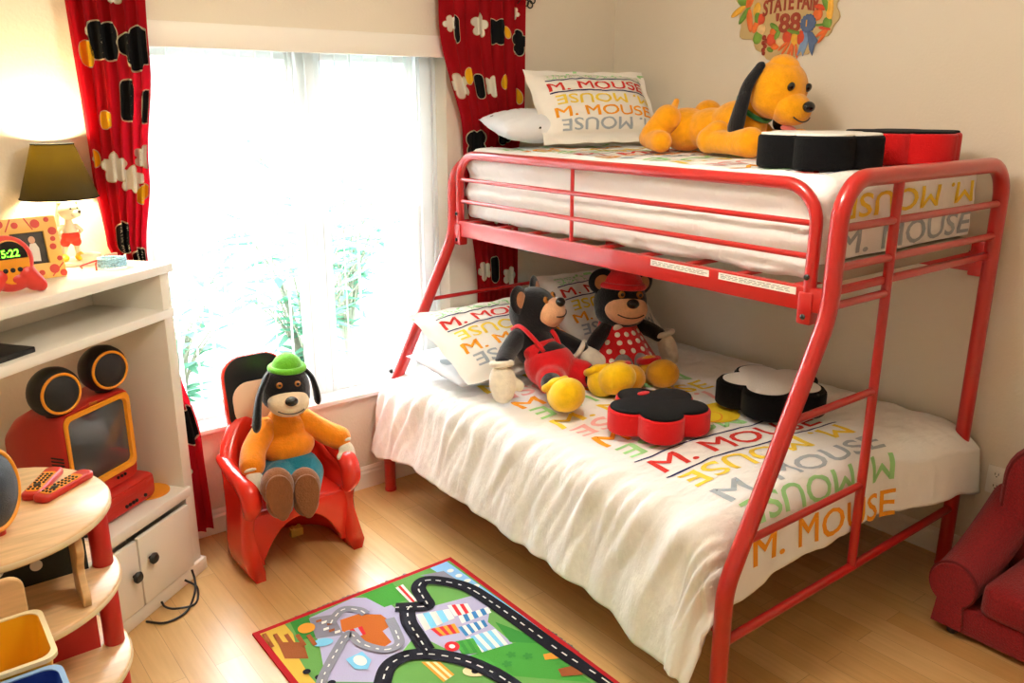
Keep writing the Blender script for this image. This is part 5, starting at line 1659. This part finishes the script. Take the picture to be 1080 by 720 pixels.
remote(V((-3.045, -1.085, TZ[0])), (0.095, 0.16), 'red and orange remote control on the shelf tower, farther one of the pair')
remote(V((-3.005, -1.135, TZ[0])), (0.125, 0.095), 'red and orange remote control on the shelf tower, nearer the rim')

rs = thing('drum_speaker', 'red drum shaped speaker with an orange ring on the shelf tower at the left edge', 'speaker', (-3.20, -1.285, TZ[0]))
f = V((0.80, -0.58, 0.12)).normalized()
T = frame(V((-3.20, -1.275, TZ[0] + 0.103)), V((0, 0, 1)).cross(f), (0, 0, 1), None)
T = frame(V((-3.20, -1.275, TZ[0] + 0.103)), V((0, 0, 1)).cross(f).normalized(), f.cross(V((0, 0, 1)).cross(f)).normalized(), f)
part('shell', MB().lathe([(0.001, -0.09), (0.06, -0.085), (0.088, -0.06), (0.097, -0.01), (0.098, 0.03), (0.093, 0.042)], 40, T, cap1=False), 'tv_red', rs, sharp=60)
part('ring', MB().tube([T @ V((0.090 * math.cos(q), 0.090 * math.sin(q), 0.043)) for q in [2 * PI * k / 44 for k in range(44)]], 0.0065, n=10, closed=True), 'tv_orange', rs, sharp=0)
M['grille_blue'] = mat('blue_black_grille', '2B3440', rough=0.5, bump=0.5, bscale=400, bdist=0.003)
part('grille', MB().lathe([(0.088, 0.043), (0.07, 0.056), (0.04, 0.066), (0.001, 0.070)], 40, T, cap0=False), 'grille_blue', rs, sharp=0)
b = MB()
for dx, dy in ((-.05, -.03), (.05, -.03), (-.04, .04), (.04, .04)):
    p = V((-3.215 + dx * .9, -1.27 + dy, TZ[0])); b.lathe([(0.014, 0), (0.014, 0.012), (0.010, 0.03)], 12, Matrix.Translation(p))
each('foot', b, 'tv_red', rs)
b = MB().ell((-3.155, -1.215, TZ[0] + 0.125), 0.013).tube([(-3.175, -1.24, TZ[0] + .13), (-3.155, -1.215, TZ[0] + .125)], 0.006)
M['pink_knob'] = mat('pink_knob', 'C86A84', rough=0.35)
part('knob', b, 'pink_knob', rs, sharp=0)

# ------------------------------------------------------------------ toy bins in front of the tower
M['bin_yellow'] = mat('yellow_bin_plastic', 'F0B41E', rough=0.35); M['bin_rim'] = mat('lit_yellow_bin_rim', 'F3E3B8', rough=0.3)  # light catching the rim is painted in as a paler yellow
M['bin_blue'] = mat('blue_bin_plastic', '1A3AA0', rough=0.35); M['lit_rim_blue'] = mat('lit_blue_bin_rim', '8FB6E4', rough=0.3)  # blue rim likewise has its lit edge put into the colour
rk = thing('bin_rack', 'wooden rack with a rounded tan back board holding the toy bins', 'rack', (-3.27, -1.70, 0))
part('back_board', MB().prism([(-3.42, 0.0)] + [(-3.155, 0.0)] + [(-3.155 - .03 + .03 * math.cos(q), 0.83 - .03 + .03 * math.sin(q)) for q in [PI / 2 * k / 6 for k in range(7)]] + [(-3.42, 0.83)], 0.015, frame((0, -1.472, 0), (1, 0, 0), (0, 0, 1)), bevel=.004), 'maple', rk)
b = MB()
part('rail', MB().box((-3.27, -1.70, 0.60), (0.26, 0.40, 0.018), bevel=.003), 'maple', rk)
for y in (-1.52, -1.88):
    for x in (-3.38, -3.17):
        part('leg', MB().box((x, y, 0.296), (0.03, 0.03, 0.592), bevel=.004), 'maple', rk)
def bin_(x0, x1, y0, y1, z0, z1, m, mr, label):
    t = thing('toy_bin', label, 'bin', ((x0 + x1) / 2, (y0 + y1) / 2, z0), 'plastic toy bins')
    cx, cy = (x0 + x1) / 2, (y0 + y1) / 2; w, d = x1 - x0, y1 - y0
    def rg(s, z, o=0): return [(cx + x, cy + y, z) for x, y in rrect(-w / 2 * s - o, -d / 2 * s - o, w / 2 * s + o, d / 2 * s + o, .028, 6)]
    part('tub', MB().rings([rg(.86, z0), rg(1, z1), rg(1, z1, -.004), rg(.86, z0 + .004, -.004)]), m, t, sharp=50)
    part('rim', MB().rings([rg(1, z1 - .006, .002), rg(1, z1 - .006, .006), rg(1, z1 + .003, .006), rg(1, z1 + .003, -.004), rg(1, z1 - .004, -.004)], cap0=False, cap1=False), mr, t, sharp=50)
bin_(-3.40, -3.139, -1.695, -1.50, 0.61, 0.746, 'bin_yellow', 'bin_rim', 'yellow plastic toy bin with its lit rim painted pale in front of the rounded back board')
bin_(-3.41, -3.140, -1.915, -1.715, 0.61, 0.737, 'bin_blue', 'lit_rim_blue', 'dark blue plastic toy bin in the lower left corner, before the yellow bin')

# ================================================================== fair wreath cut-out on the right wall
PX = lambda d: frame((-d, 0, 0), (0, -1, 0), (0, 0, 1), (-1, 0, 0))   # local x = -world y, local y = world z
wr = thing('fair_plaque', 'cut-out wall plaque of fruit and vegetables reading State Fair with a blue ribbon', 'wall plaque', (0, -1.06, 2.0))
M['pq_base'] = mat('plaque_cream', 'CDB078', rough=0.5); M['pq_letter'] = mat('plaque_brown_red', '9C3A22', rough=0.5)
cols_ = dict(orange='E8702A', red='D84A24', green='6E9A34', yellow='F0B63A', dark='9C3220', pale='E8C489', blue='54688F', lblue='7D9CC4', brown='8C4326')
for k, h in cols_.items(): M['pq_' + k] = mat('plaque_' + k, h, rough=0.45, var=0.12, vscale=40)
CYP, CZP = 1.055, 2.215
edge = []
for k in range(90):
    a = 2 * PI * k / 90
    r = 0.25 + 0.014 * math.sin(9 * a) + 0.010 * math.sin(17 * a + 1)
    edge.append((CYP + r * 1.04 * math.cos(a), CZP + r * 0.93 * math.sin(a)))
part('board', MB().prism(edge, 0.010, PX(0.0005), bevel=0.003), 'pq_base', wr)
vegs = {k: MB() for k in cols_}
def veg(col, y, z, ry, rz, rot=0, th=0.006):
    R = Matrix.Rotation(rot, 3, 'X')
    vegs[col].ell((-0.0105, -y, z), (th, ry, rz), R, 14, 8)
for y, z, c_, ry, rz, ro in [(.80, 2.19, 'yellow', .045, .014, -.5), (.835, 2.17, 'green', .045, .014, -.9), (.865, 2.15, 'orange', .016, .055, -.2), (.90, 2.19, 'yellow', .02, .03, .2), (.905, 2.155, 'green', .014, .04, -.1), (.925, 2.147, 'red', .022, .024, 0), (.90, 2.12, 'orange', .016, .03, .4), (.932, 2.105, 'pale', .024, .024, 0), (.915, 2.072, 'green', .024, .028, .3), (.95, 2.07, 'dark', .011, .011, 0), (.962, 2.055, 'dark', .010, .010, 0), (.948, 2.048, 'dark', .010, .010, 0), (.958, 2.034, 'dark', .010, .010, 0), (.95, 2.018, 'dark', .010, .010, 0), (.953, 2.004, 'dark', .009, .009, 0),
        (.99, 2.06, 'red', .028, .028, 0), (.995, 2.092, 'orange', .018, .018, 0), (1.00, 2.11, 'green', .03, .012, .6), (1.015, 2.075, 'green', .012, .028, .5), (1.01, 2.03, 'orange', .022, .014, 0), (.985, 2.018, 'green', .018, .010, .4), (1.033, 2.048, 'pale', .024, .018, .4), (1.068, 2.068, 'red', .024, .026, 0), (1.108, 2.058, 'yellow', .02, .03, 0), (1.138, 2.06, 'red', .024, .03, 0), (1.10, 2.085, 'green', .05, .010, .3), (1.065, 2.02, 'orange', .007, .034, .6), (1.085, 2.01, 'orange', .007, .034, .3), (1.10, 2.01, 'orange', .007, .036, 0), (1.12, 2.008, 'orange', .007, .034, -.2), (1.05, 2.03, 'orange', .007, .03, .9),
        (1.235, 2.075, 'orange', .034, .008, -.5), (1.245, 2.09, 'red', .03, .007, .2), (1.24, 2.06, 'orange', .034, .008, -.9), (1.225, 2.106, 'green', .03, .005, 0), (1.255, 2.112, 'green', .022, .024, 0), (1.207, 2.147, 'orange', .024, .024, 0), (1.262, 2.16, 'yellow', .016, .05, 0), (1.24, 2.185, 'green', .012, .045, -.5), (1.215, 2.175, 'red', .03, .012, .3),
        (.82, 2.23, 'green', .03, .02, .4), (.86, 2.235, 'orange', .02, .04, .3), (.80, 2.27, 'yellow', .018, .045, -.3), (.84, 2.31, 'red', .03, .03, 0), (1.27, 2.24, 'orange', .03, .03, 0), (1.29, 2.29, 'green', .02, .045, .3), (1.25, 2.34, 'red', .03, .03, 0), (.88, 2.37, 'orange', .03, .03, 0), (.94, 2.42, 'green', .04, .018, .3), (1.0, 2.44, 'yellow', .03, .022, 0), (1.06, 2.445, 'red', .028, .026, 0), (1.12, 2.44, 'green', .035, .016, -.2), (1.18, 2.42, 'orange', .028, .028, 0), (1.22, 2.385, 'yellow', .02, .03, .2)]:
    veg(c_, y, z, ry, rz, ro)
for k, mb_ in vegs.items():
    if len(mb_.bm.verts): each(dict(orange='carrot', red='tomato', green='leaf', yellow='corn_cob', dark='berry', pale='onion').get(k, 'vegetable'), mb_, 'pq_' + k, wr, sharp=0)
# raised letters: STATE FAIR on an arch, '88 below
def letters(s, h, w, place, m):
    vs, fs = text2d(s, h, w, bold=0.028, maxedge=0.02)
    top = [place(x, y) for x, y in vs]
    mb_ = MB().add(top, fs)
    bmesh.ops.recalc_face_normals(mb_.bm, faces=mb_.bm.faces[:])
    bmesh.ops.solidify(mb_.bm, geom=mb_.bm.faces[:], thickness=0.003)
    part('lettering', mb_, m, wr, sharp=60)
letters('STATE FAIR', 0.062, 0.28, lambda x, y: V((-0.0145, -(0.935 + x), 2.158 + 0.020 * (1 - ((x - 0.14) / 0.14) ** 2) + y)), 'pq_letter')
letters("'88", 0.078, 0.125, lambda x, y: V((-0.0145, -(1.005 + x), 2.088 + y)), 'pq_letter')
rb = MB()
rb.prism(lobes(1.168, 2.115, 0.038, 14, 0.12, n=84), 0.006, PX(0.012), bevel=0.002)
ros = part('rosette', rb, 'pq_blue', wr)
rb = MB().prism([(1.15, 2.085), (1.178, 2.085), (1.172, 2.03), (1.155, 1.985), (1.145, 2.008), (1.125, 1.985)], 0.004, PX(0.0105))
part('ribbon_tail', rb, 'pq_lblue', ros)
rb = MB().prism([(1.165, 2.085), (1.19, 2.08), (1.222, 2.042), (1.208, 2.03), (1.2, 1.985), (1.184, 2.01)], 0.004, PX(0.0108))
part('ribbon_tail', rb, 'pq_blue', ros)
vs, fs = text2d('1', 0.026, None, bold=0.03, maxedge=1)
part('number', MB().add([V((-0.0195, -(1.160 + x), 2.103 + y)) for x, y in vs], fs), 'pq_yellow', ros)

# ================================================================== play rug
RX0, RX1, RY0, RY1 = -2.462, -1.628, -0.808, -2.06
rug_cols = dict(base='6A9E52', red='B7262C', road='23232B', dash='E8E6DE', greyroad='8C8C96', orange='C0682E', sky='8FC0E8', lav='B3AECB', yellow='D8B04A', cyan='7FC3E0', white='ECEAE4', redp='D2343A', dkgreen='3E8A3C', brown='9C5A34', grey='8A8896', hill='4C9A40', gold='E09A3A', cream='EBD9A8', rblue='3F7FB5', band='39536F')
for k, h in rug_cols.items(): M['rug_' + k] = mat('rug_' + k, h, rough=0.95, bump=0.35, bscale=260, bdist=0.004, spec=0.1)
RK = list(rug_cols)
rg_ = MB()
rg_.prism([(RX0, RY1), (RX1, RY1), (RX1, RY0), (RX0, RY0)], 0.008, None, mi=RK.index('red'))
LZ = [0.0083]
def rpoly(pts, col):
    LZ[0] += 0.00004
    q = [V((p[0], p[1], LZ[0])) for p in pts]
    q = [V((max(RX0 + .02, min(RX1 - .02, p.x)), max(RY1 + .02, min(RY0 - .02, p.y)), p.z)) for p in q]
    bmv = [rg_.bm.verts.new(p) for p in q]
    f = rg_.bm.faces.new(bmv); f.material_index = RK.index(col)
    if f.normal.z < 0 or (f.normal_update() or f.normal.z < 0): f.normal_flip()
def rline(pts, w, col, dash=None):
    P = smooth_path([(p[0], p[1], 0) for p in pts], 8)
    LZ[0] += 0.00004
    seg = []
    acc = 0
    def edge_pts(i):
        t = (P[min(i + 1, len(P) - 1)] - P[max(i - 1, 0)]).normalized()
        n = V((-t.y, t.x, 0)) * w / 2
        return P[i] + n, P[i] - n
    for i in range(len(P) - 1):
        d = (P[i + 1] - P[i]).length
        on = dash is None or (acc % (2 * dash)) < dash
        acc += d
        if not on: continue
        a, b_ = edge_pts(i); c, d_ = edge_pts(i + 1)
        cl = lambda p: V((max(RX0 + .02, min(RX1 - .02, p.x)), max(RY1 + .02, min(RY0 - .02, p.y)), LZ[0]))
        try:
            f = rg_.bm.faces.new([rg_.bm.verts.new(cl(p)) for p in (a, c, d_, b_)]); f.material_index = RK.index(col)
        except ValueError: pass
rpoly([(RX0, RY1), (RX1, RY1), (RX1, RY0), (RX0, RY0)], 'base')
rpoly([(-2.45, -.82), (-2.35, -.82), (-2.35, -.9), (-2.39, -1.04), (-2.40, -1.14), (-2.39, -1.5), (-2.45, -1.5)], 'yellow')
rpoly([(-2.267, -.847), (-2.08, -.82), (-1.99, -.9), (-1.99, -1.0), (-2.02, -1.17), (-2.15, -1.25), (-2.24, -1.305), (-2.37, -1.2), (-2.30, -1.0)], 'lav')
rpoly([(-2.33, -.815), (-2.258, -.826), (-2.293, -.963), (-2.348, -.947)], 'dkgreen')
rpoly([(-2.267, -.847), (-2.189, -.879), (-2.212, -1.013), (-2.298, -.973)], 'grey')
rpoly([(-2.412, -.91), (-2.342, -.965), (-2.365, -1.059), (-2.428, -1.01)], 'brown')
rpoly([(-2.049, -.83), (-1.913, -.83), (-1.929, -.963), (-2.018, -.954)], 'hill')
rpoly([(-1.66, -.82), (-1.649, -1.298), (-1.708, -1.308), (-1.703, -1.168), (-1.74, -.83)], 'sky')
rpoly([(-1.649, -1.298), (-1.645, -2.04), (-1.66, -2.04), (-1.69, -1.40)], 'sky')
rpoly([(-1.80, -.85), (-1.71, -.88), (-1.70, -1.0), (-1.75, -.93)], 'grey')
rpoly([(-2.183, -.926), (-2.113, -.933), (-2.051, -.986), (-2.042, -1.063), (-2.095, -1.077), (-2.101, -1.151), (-2.151, -1.163), (-2.178, -1.11), (-2.182, -1.036), (-2.208, -.99)], 'orange')
rpoly([(-1.944, -1.04), (-1.833, -1.067), (-1.701, -1.094), (-1.693, -1.176), (-1.771, -1.26), (-1.776, -1.416), (-1.931, -1.395), (-1.977, -1.286), (-2.004, -1.187)], 'lav')
rpoly([(-1.97, -1.365), (-1.759, -1.416), (-1.662, -1.478), (-1.698, -1.539), (-1.701, -1.725), (-1.904, -1.522)], 'hill')
rpoly([(-1.75, -1.276), (-1.703, -1.407), (-1.675, -1.494), (-1.779, -1.4)], 'dkgreen')
rpoly([(-2.45, -1.55), (-2.2, -1.50), (-2.0, -1.62), (-1.9, -1.75), (-1.75, -1.78), (-1.70, -2.04), (-2.44, -2.04)], 'hill')
rpoly([(-2.35, -1.6), (-2.15, -1.58), (-2.1, -1.8), (-2.3, -1.85)], 'lav')
def stripes(q, c1, c2, n):
    a, b_, c, d = [V((p[0], p[1])) for p in q]
    for i in range(n):
        t0, t1 = i / n, (i + 1) / n
        rpoly([a.lerp(b_, t0), a.lerp(b_, t1), d.lerp(c, t1), d.lerp(c, t0)], c1 if i % 2 else c2)
stripes([(-1.951, -1.064), (-1.836, -1.109), (-1.852, -1.169), (-1.977, -1.168)], 'cyan', 'white', 5)
stripes([(-1.829, -1.086), (-1.763, -1.122), (-1.78, -1.182), (-1.846, -1.159)], 'redp', 'white', 5)
stripes([(-1.835, -1.168), (-1.717, -1.187), (-1.727, -1.223), (-1.85, -1.212)], 'rblue', 'white', 7)
stripes([(-1.956, -1.171), (-1.871, -1.196), (-1.886, -1.253), (-1.953, -1.227)], 'gold', 'redp', 6)
stripes([(-1.873, -1.222), (-1.775, -1.243), (-1.786, -1.281), (-1.882, -1.282)], 'white', 'rblue', 7)
stripes([(-1.888, -1.29), (-1.776, -1.311), (-1.793, -1.408), (-1.895, -1.387)], 'cyan', 'white', 7)
stripes([(-1.93, -1.284), (-1.868, -1.306), (-1.89, -1.391), (-1.949, -1.357)], 'dkgreen', 'hill', 5)
rpoly(oval(-1.951, -1.30, .025, .028), 'redp')
rpoly(oval(-1.951, -1.30, .010, .012), 'white')
stripes([(-2.078, -1.306), (-2.029, -1.343), (-2.027, -1.427), (-2.075, -1.435)], 'cream', 'gold', 5)
rpoly([(-2.27, -1.14), (-2.207, -1.137), (-2.204, -1.196), (-2.236, -1.23), (-2.27, -1.204)], 'cyan')
rpoly(oval(-2.235, -1.175, .02, .03), 'white')
stripes([(-2.20, -1.00), (-2.14, -1.01), (-2.15, -1.06), (-2.20, -1.05)], 'redp', 'lav', 4)
rpoly(oval(-2.29, -1.01, .035, .022, -.4), 'cyan'); rpoly(oval(-2.30, -.90, .03, .03), 'gold')
rpoly(oval(-1.96, -1.455, .045, .028, -.6), 'cream'); rpoly(oval(-1.965, -1.455, .012, .012), 'road'); rpoly(oval(-1.94, -1.475, .012, .012), 'road')
rpoly([(-1.734, -1.524), (-1.672, -1.547), (-1.697, -1.577), (-1.747, -1.55)], 'gold')
rpoly([(-1.744, -1.612), (-1.688, -1.631), (-1.696, -1.684), (-1.758, -1.647)], 'brown')
for k in range(5):
    rpoly([(-2.44 + .03 * k, -.84 - .025 * k), (-2.425 + .03 * k, -.84 - .025 * k), (-2.43 + .03 * k, -.93 - .02 * k), (-2.445 + .03 * k, -.93 - .02 * k)], 'brown')
for k in range(6):
    rpoly([(-2.255 + .012 * (k % 3), -.88 - .02 * k), (-2.235 + .012 * (k % 3), -.882 - .02 * k), (-2.24 + .012 * (k % 3), -.895 - .02 * k), (-2.26 + .012 * (k % 3), -.893 - .02 * k)], 'white' if k % 2 else 'brown')
for k in range(4):
    rpoly(oval(-2.40 + .02 * k, -1.12 - .05 * k, .013, .013), 'road'); 
for (x, y) in ((-1.86, -1.49), (-1.82, -1.46), (-1.78, -1.50)):
    rpoly(lobes(x, y, .018, 5, .5), 'dkgreen')
stripes([(-1.924, -.873), (-1.889, -.869), (-1.903, -.998), (-1.931, -.992)], 'redp', 'white', 3)
for k in range(4): rpoly(oval(-1.69 + .006 * k, -.90 - .05 * k, .014, .012), 'white')
rline([(-2.40, -1.25), (-2.383, -1.196), (-2.315, -1.122), (-2.227, -1.041), (-2.192, -1.028), (-2.188, -1.102), (-2.144, -1.176), (-2.088, -1.179), (-2.059, -1.105), (-2.04, -1.03)], .036, 'greyroad')
rline([(-2.222, -.93), (-2.194, -.904), (-2.145, -.879), (-2.104, -.916), (-2.094, -.953)], .036, 'greyroad')
rline([(-2.40, -1.25), (-2.383, -1.196), (-2.315, -1.122), (-2.227, -1.041), (-2.192, -1.028), (-2.188, -1.102), (-2.144, -1.176), (-2.088, -1.179), (-2.059, -1.105)], .005, 'dash', .02)
rline([(-2.222, -.93), (-2.194, -.904), (-2.145, -.879), (-2.104, -.916), (-2.094, -.953)], .005, 'dash', .02)
road1 = [(-1.665, -2.03), (-1.660, -1.761), (-1.678, -1.555), (-1.683, -1.361), (-1.690, -1.18), (-1.705, -1.04), (-1.754, -.947), (-1.808, -.899), (-1.855, -.927), (-1.874, -.991), (-1.892, -1.046), (-1.945, -1.015), (-1.99, -.985)]
road2 = [(-1.94, -1.01), (-1.965, -1.03), (-1.998, -1.098), (-2.014, -1.179), (-2.032, -1.268)]
road3 = [(-2.30, -1.42), (-2.229, -1.316), (-2.17, -1.258), (-2.102, -1.251), (-2.038, -1.288), (-1.98, -1.358), (-1.943, -1.434), (-1.915, -1.537), (-1.912, -1.65), (-1.95, -1.8), (-2.0, -2.03)]
for r_ in (road1, road2, road3): rline(r_, .058, 'road')
for r_ in (road1, road2, road3): rline(r_, .0055, 'dash', .022)
rug = single('play_rug', rg_, ['rug_' + k for k in RK], 'red bordered play rug printed with roads, hills and striped buildings on the floor', 'rug', sharp=30, recalc=False)
M['underlay'] = mat('grey_underlay', '77736E', rough=0.95)
ub = MB()
def fringe(p0, p1, n, out):
    p0, p1, out = V(p0), V(p1), V(out)
    pts = []
    for k in range(n + 1):
        pts.append(p0.lerp(p1, k / n) + out * (0.35 + 0.65 * random.random() * (1 if k % 2 else .4)))
    o_ = [(p.x, p.y) for p in pts] + [(p1.x - out.x, p1.y - out.y), (p0.x - out.x, p0.y - out.y)]
    ub.prism(o_, 0.004)
fringe((-2.30, RY0, 0), (-1.83, RY0, 0), 46, (0, 0.016, 0))
fringe((RX1, -1.42, 0), (RX1, -1.58, 0), 20, (0.014, 0, 0))
bmesh.ops.recalc_face_normals(ub.bm, faces=ub.bm.faces[:])
uo = part('underlay_fringe', ub, 'underlay', rug, sharp=0)

# ================================================================== light, sky, camera
w = bpy.data.worlds.new('sky'); SC.world = w; w.use_nodes = True
bg = w.node_tree.nodes['Background']
wn = w.node_tree.nodes; wl = w.node_tree.links.new
tcw = wn.new('ShaderNodeTexCoord'); sx = wn.new('ShaderNodeSeparateXYZ'); rp = wn.new('ShaderNodeValToRGB')
wl(tcw.outputs['Generated'], sx.inputs['Vector']); wl(sx.outputs['Z'], rp.inputs['Fac']); wl(rp.outputs['Color'], bg.inputs['Color'])
rp.color_ramp.elements[0].position = 0.02; rp.color_ramp.elements[0].color = (0.055, 0.072, 0.078, 1)    # hazy garden horizon
e_ = rp.color_ramp.elements.new(0.10); e_.color = (0.12, 0.135, 0.14, 1)
rp.color_ramp.elements[-1].position = 0.26; rp.color_ramp.elements[-1].color = (0.95, 0.975, 1.0, 1)         # bright overcast sky
bg.inputs['Strength'].default_value = 17.0
def light(kind, name, loc, energy, col, rot=(0, 0, 0), **kw):
    l = bpy.data.lights.new(name, kind); l.energy = energy; l.color = col
    for k, v in kw.items(): setattr(l, k, v)
    o = bpy.data.objects.new(name, l); o.location = loc; o.rotation_euler = rot
    COL.objects.link(o)
    return o
light('POINT', 'ceiling_lamp_light', (-1.95, -1.9, RH - 0.22), 28, (1.0, 0.93, 0.83), shadow_soft_size=0.14)
light('POINT', 'table_lamp_light', LP + V((-0.005, 0.004, 0.362)), 24, (1.0, 0.82, 0.46), shadow_soft_size=0.045)
po = light('AREA', 'window_portal', ((WX0 + WX1) / 2, 0.17, (WZ0 + WZ1) / 2), 1, (1, 1, 1), (-PI / 2, 0, 0), shape='RECTANGLE', size=WX1 - WX0, size_y=WZ1 - WZ0)
po.data.cycles.is_portal = True

cam = bpy.data.cameras.new('camera'); co = bpy.data.objects.new('camera', cam); COL.objects.link(co)
cx, cy, cz, yaw, pit, roll, f = -3.29686, -3.36301, 1.79676, 0.66075, -0.2793, 0.00092, 881.14
fw = V((math.sin(yaw) * math.cos(pit), math.cos(yaw) * math.cos(pit), math.sin(pit)))
r_ = V((math.cos(yaw), -math.sin(yaw), 0)); u_ = r_.cross(fw)
r2 = r_ * math.cos(roll) + u_ * math.sin(roll); u2 = -r_ * math.sin(roll) + u_ * math.cos(roll)
mm = Matrix.Identity(4)
for i in range(3):
    mm[i][0], mm[i][1], mm[i][2], mm[i][3] = r2[i], u2[i], -fw[i], (cx, cy, cz)[i]
co.matrix_world = mm
cam.sensor_width = 36; cam.sensor_fit = 'HORIZONTAL'; cam.lens = f / 1080 * 36
cam.clip_start = 0.05
SC.camera = co
SC.view_settings.view_transform = 'Standard'; SC.view_settings.look = 'None'
SC.view_settings.gamma = 1.0; SC.view_settings.use_curve_mapping = False
SC.view_settings.exposure = 0.72
SC.cycles.max_bounces = 8; SC.cycles.diffuse_bounces = 5; SC.cycles.use_denoising = True
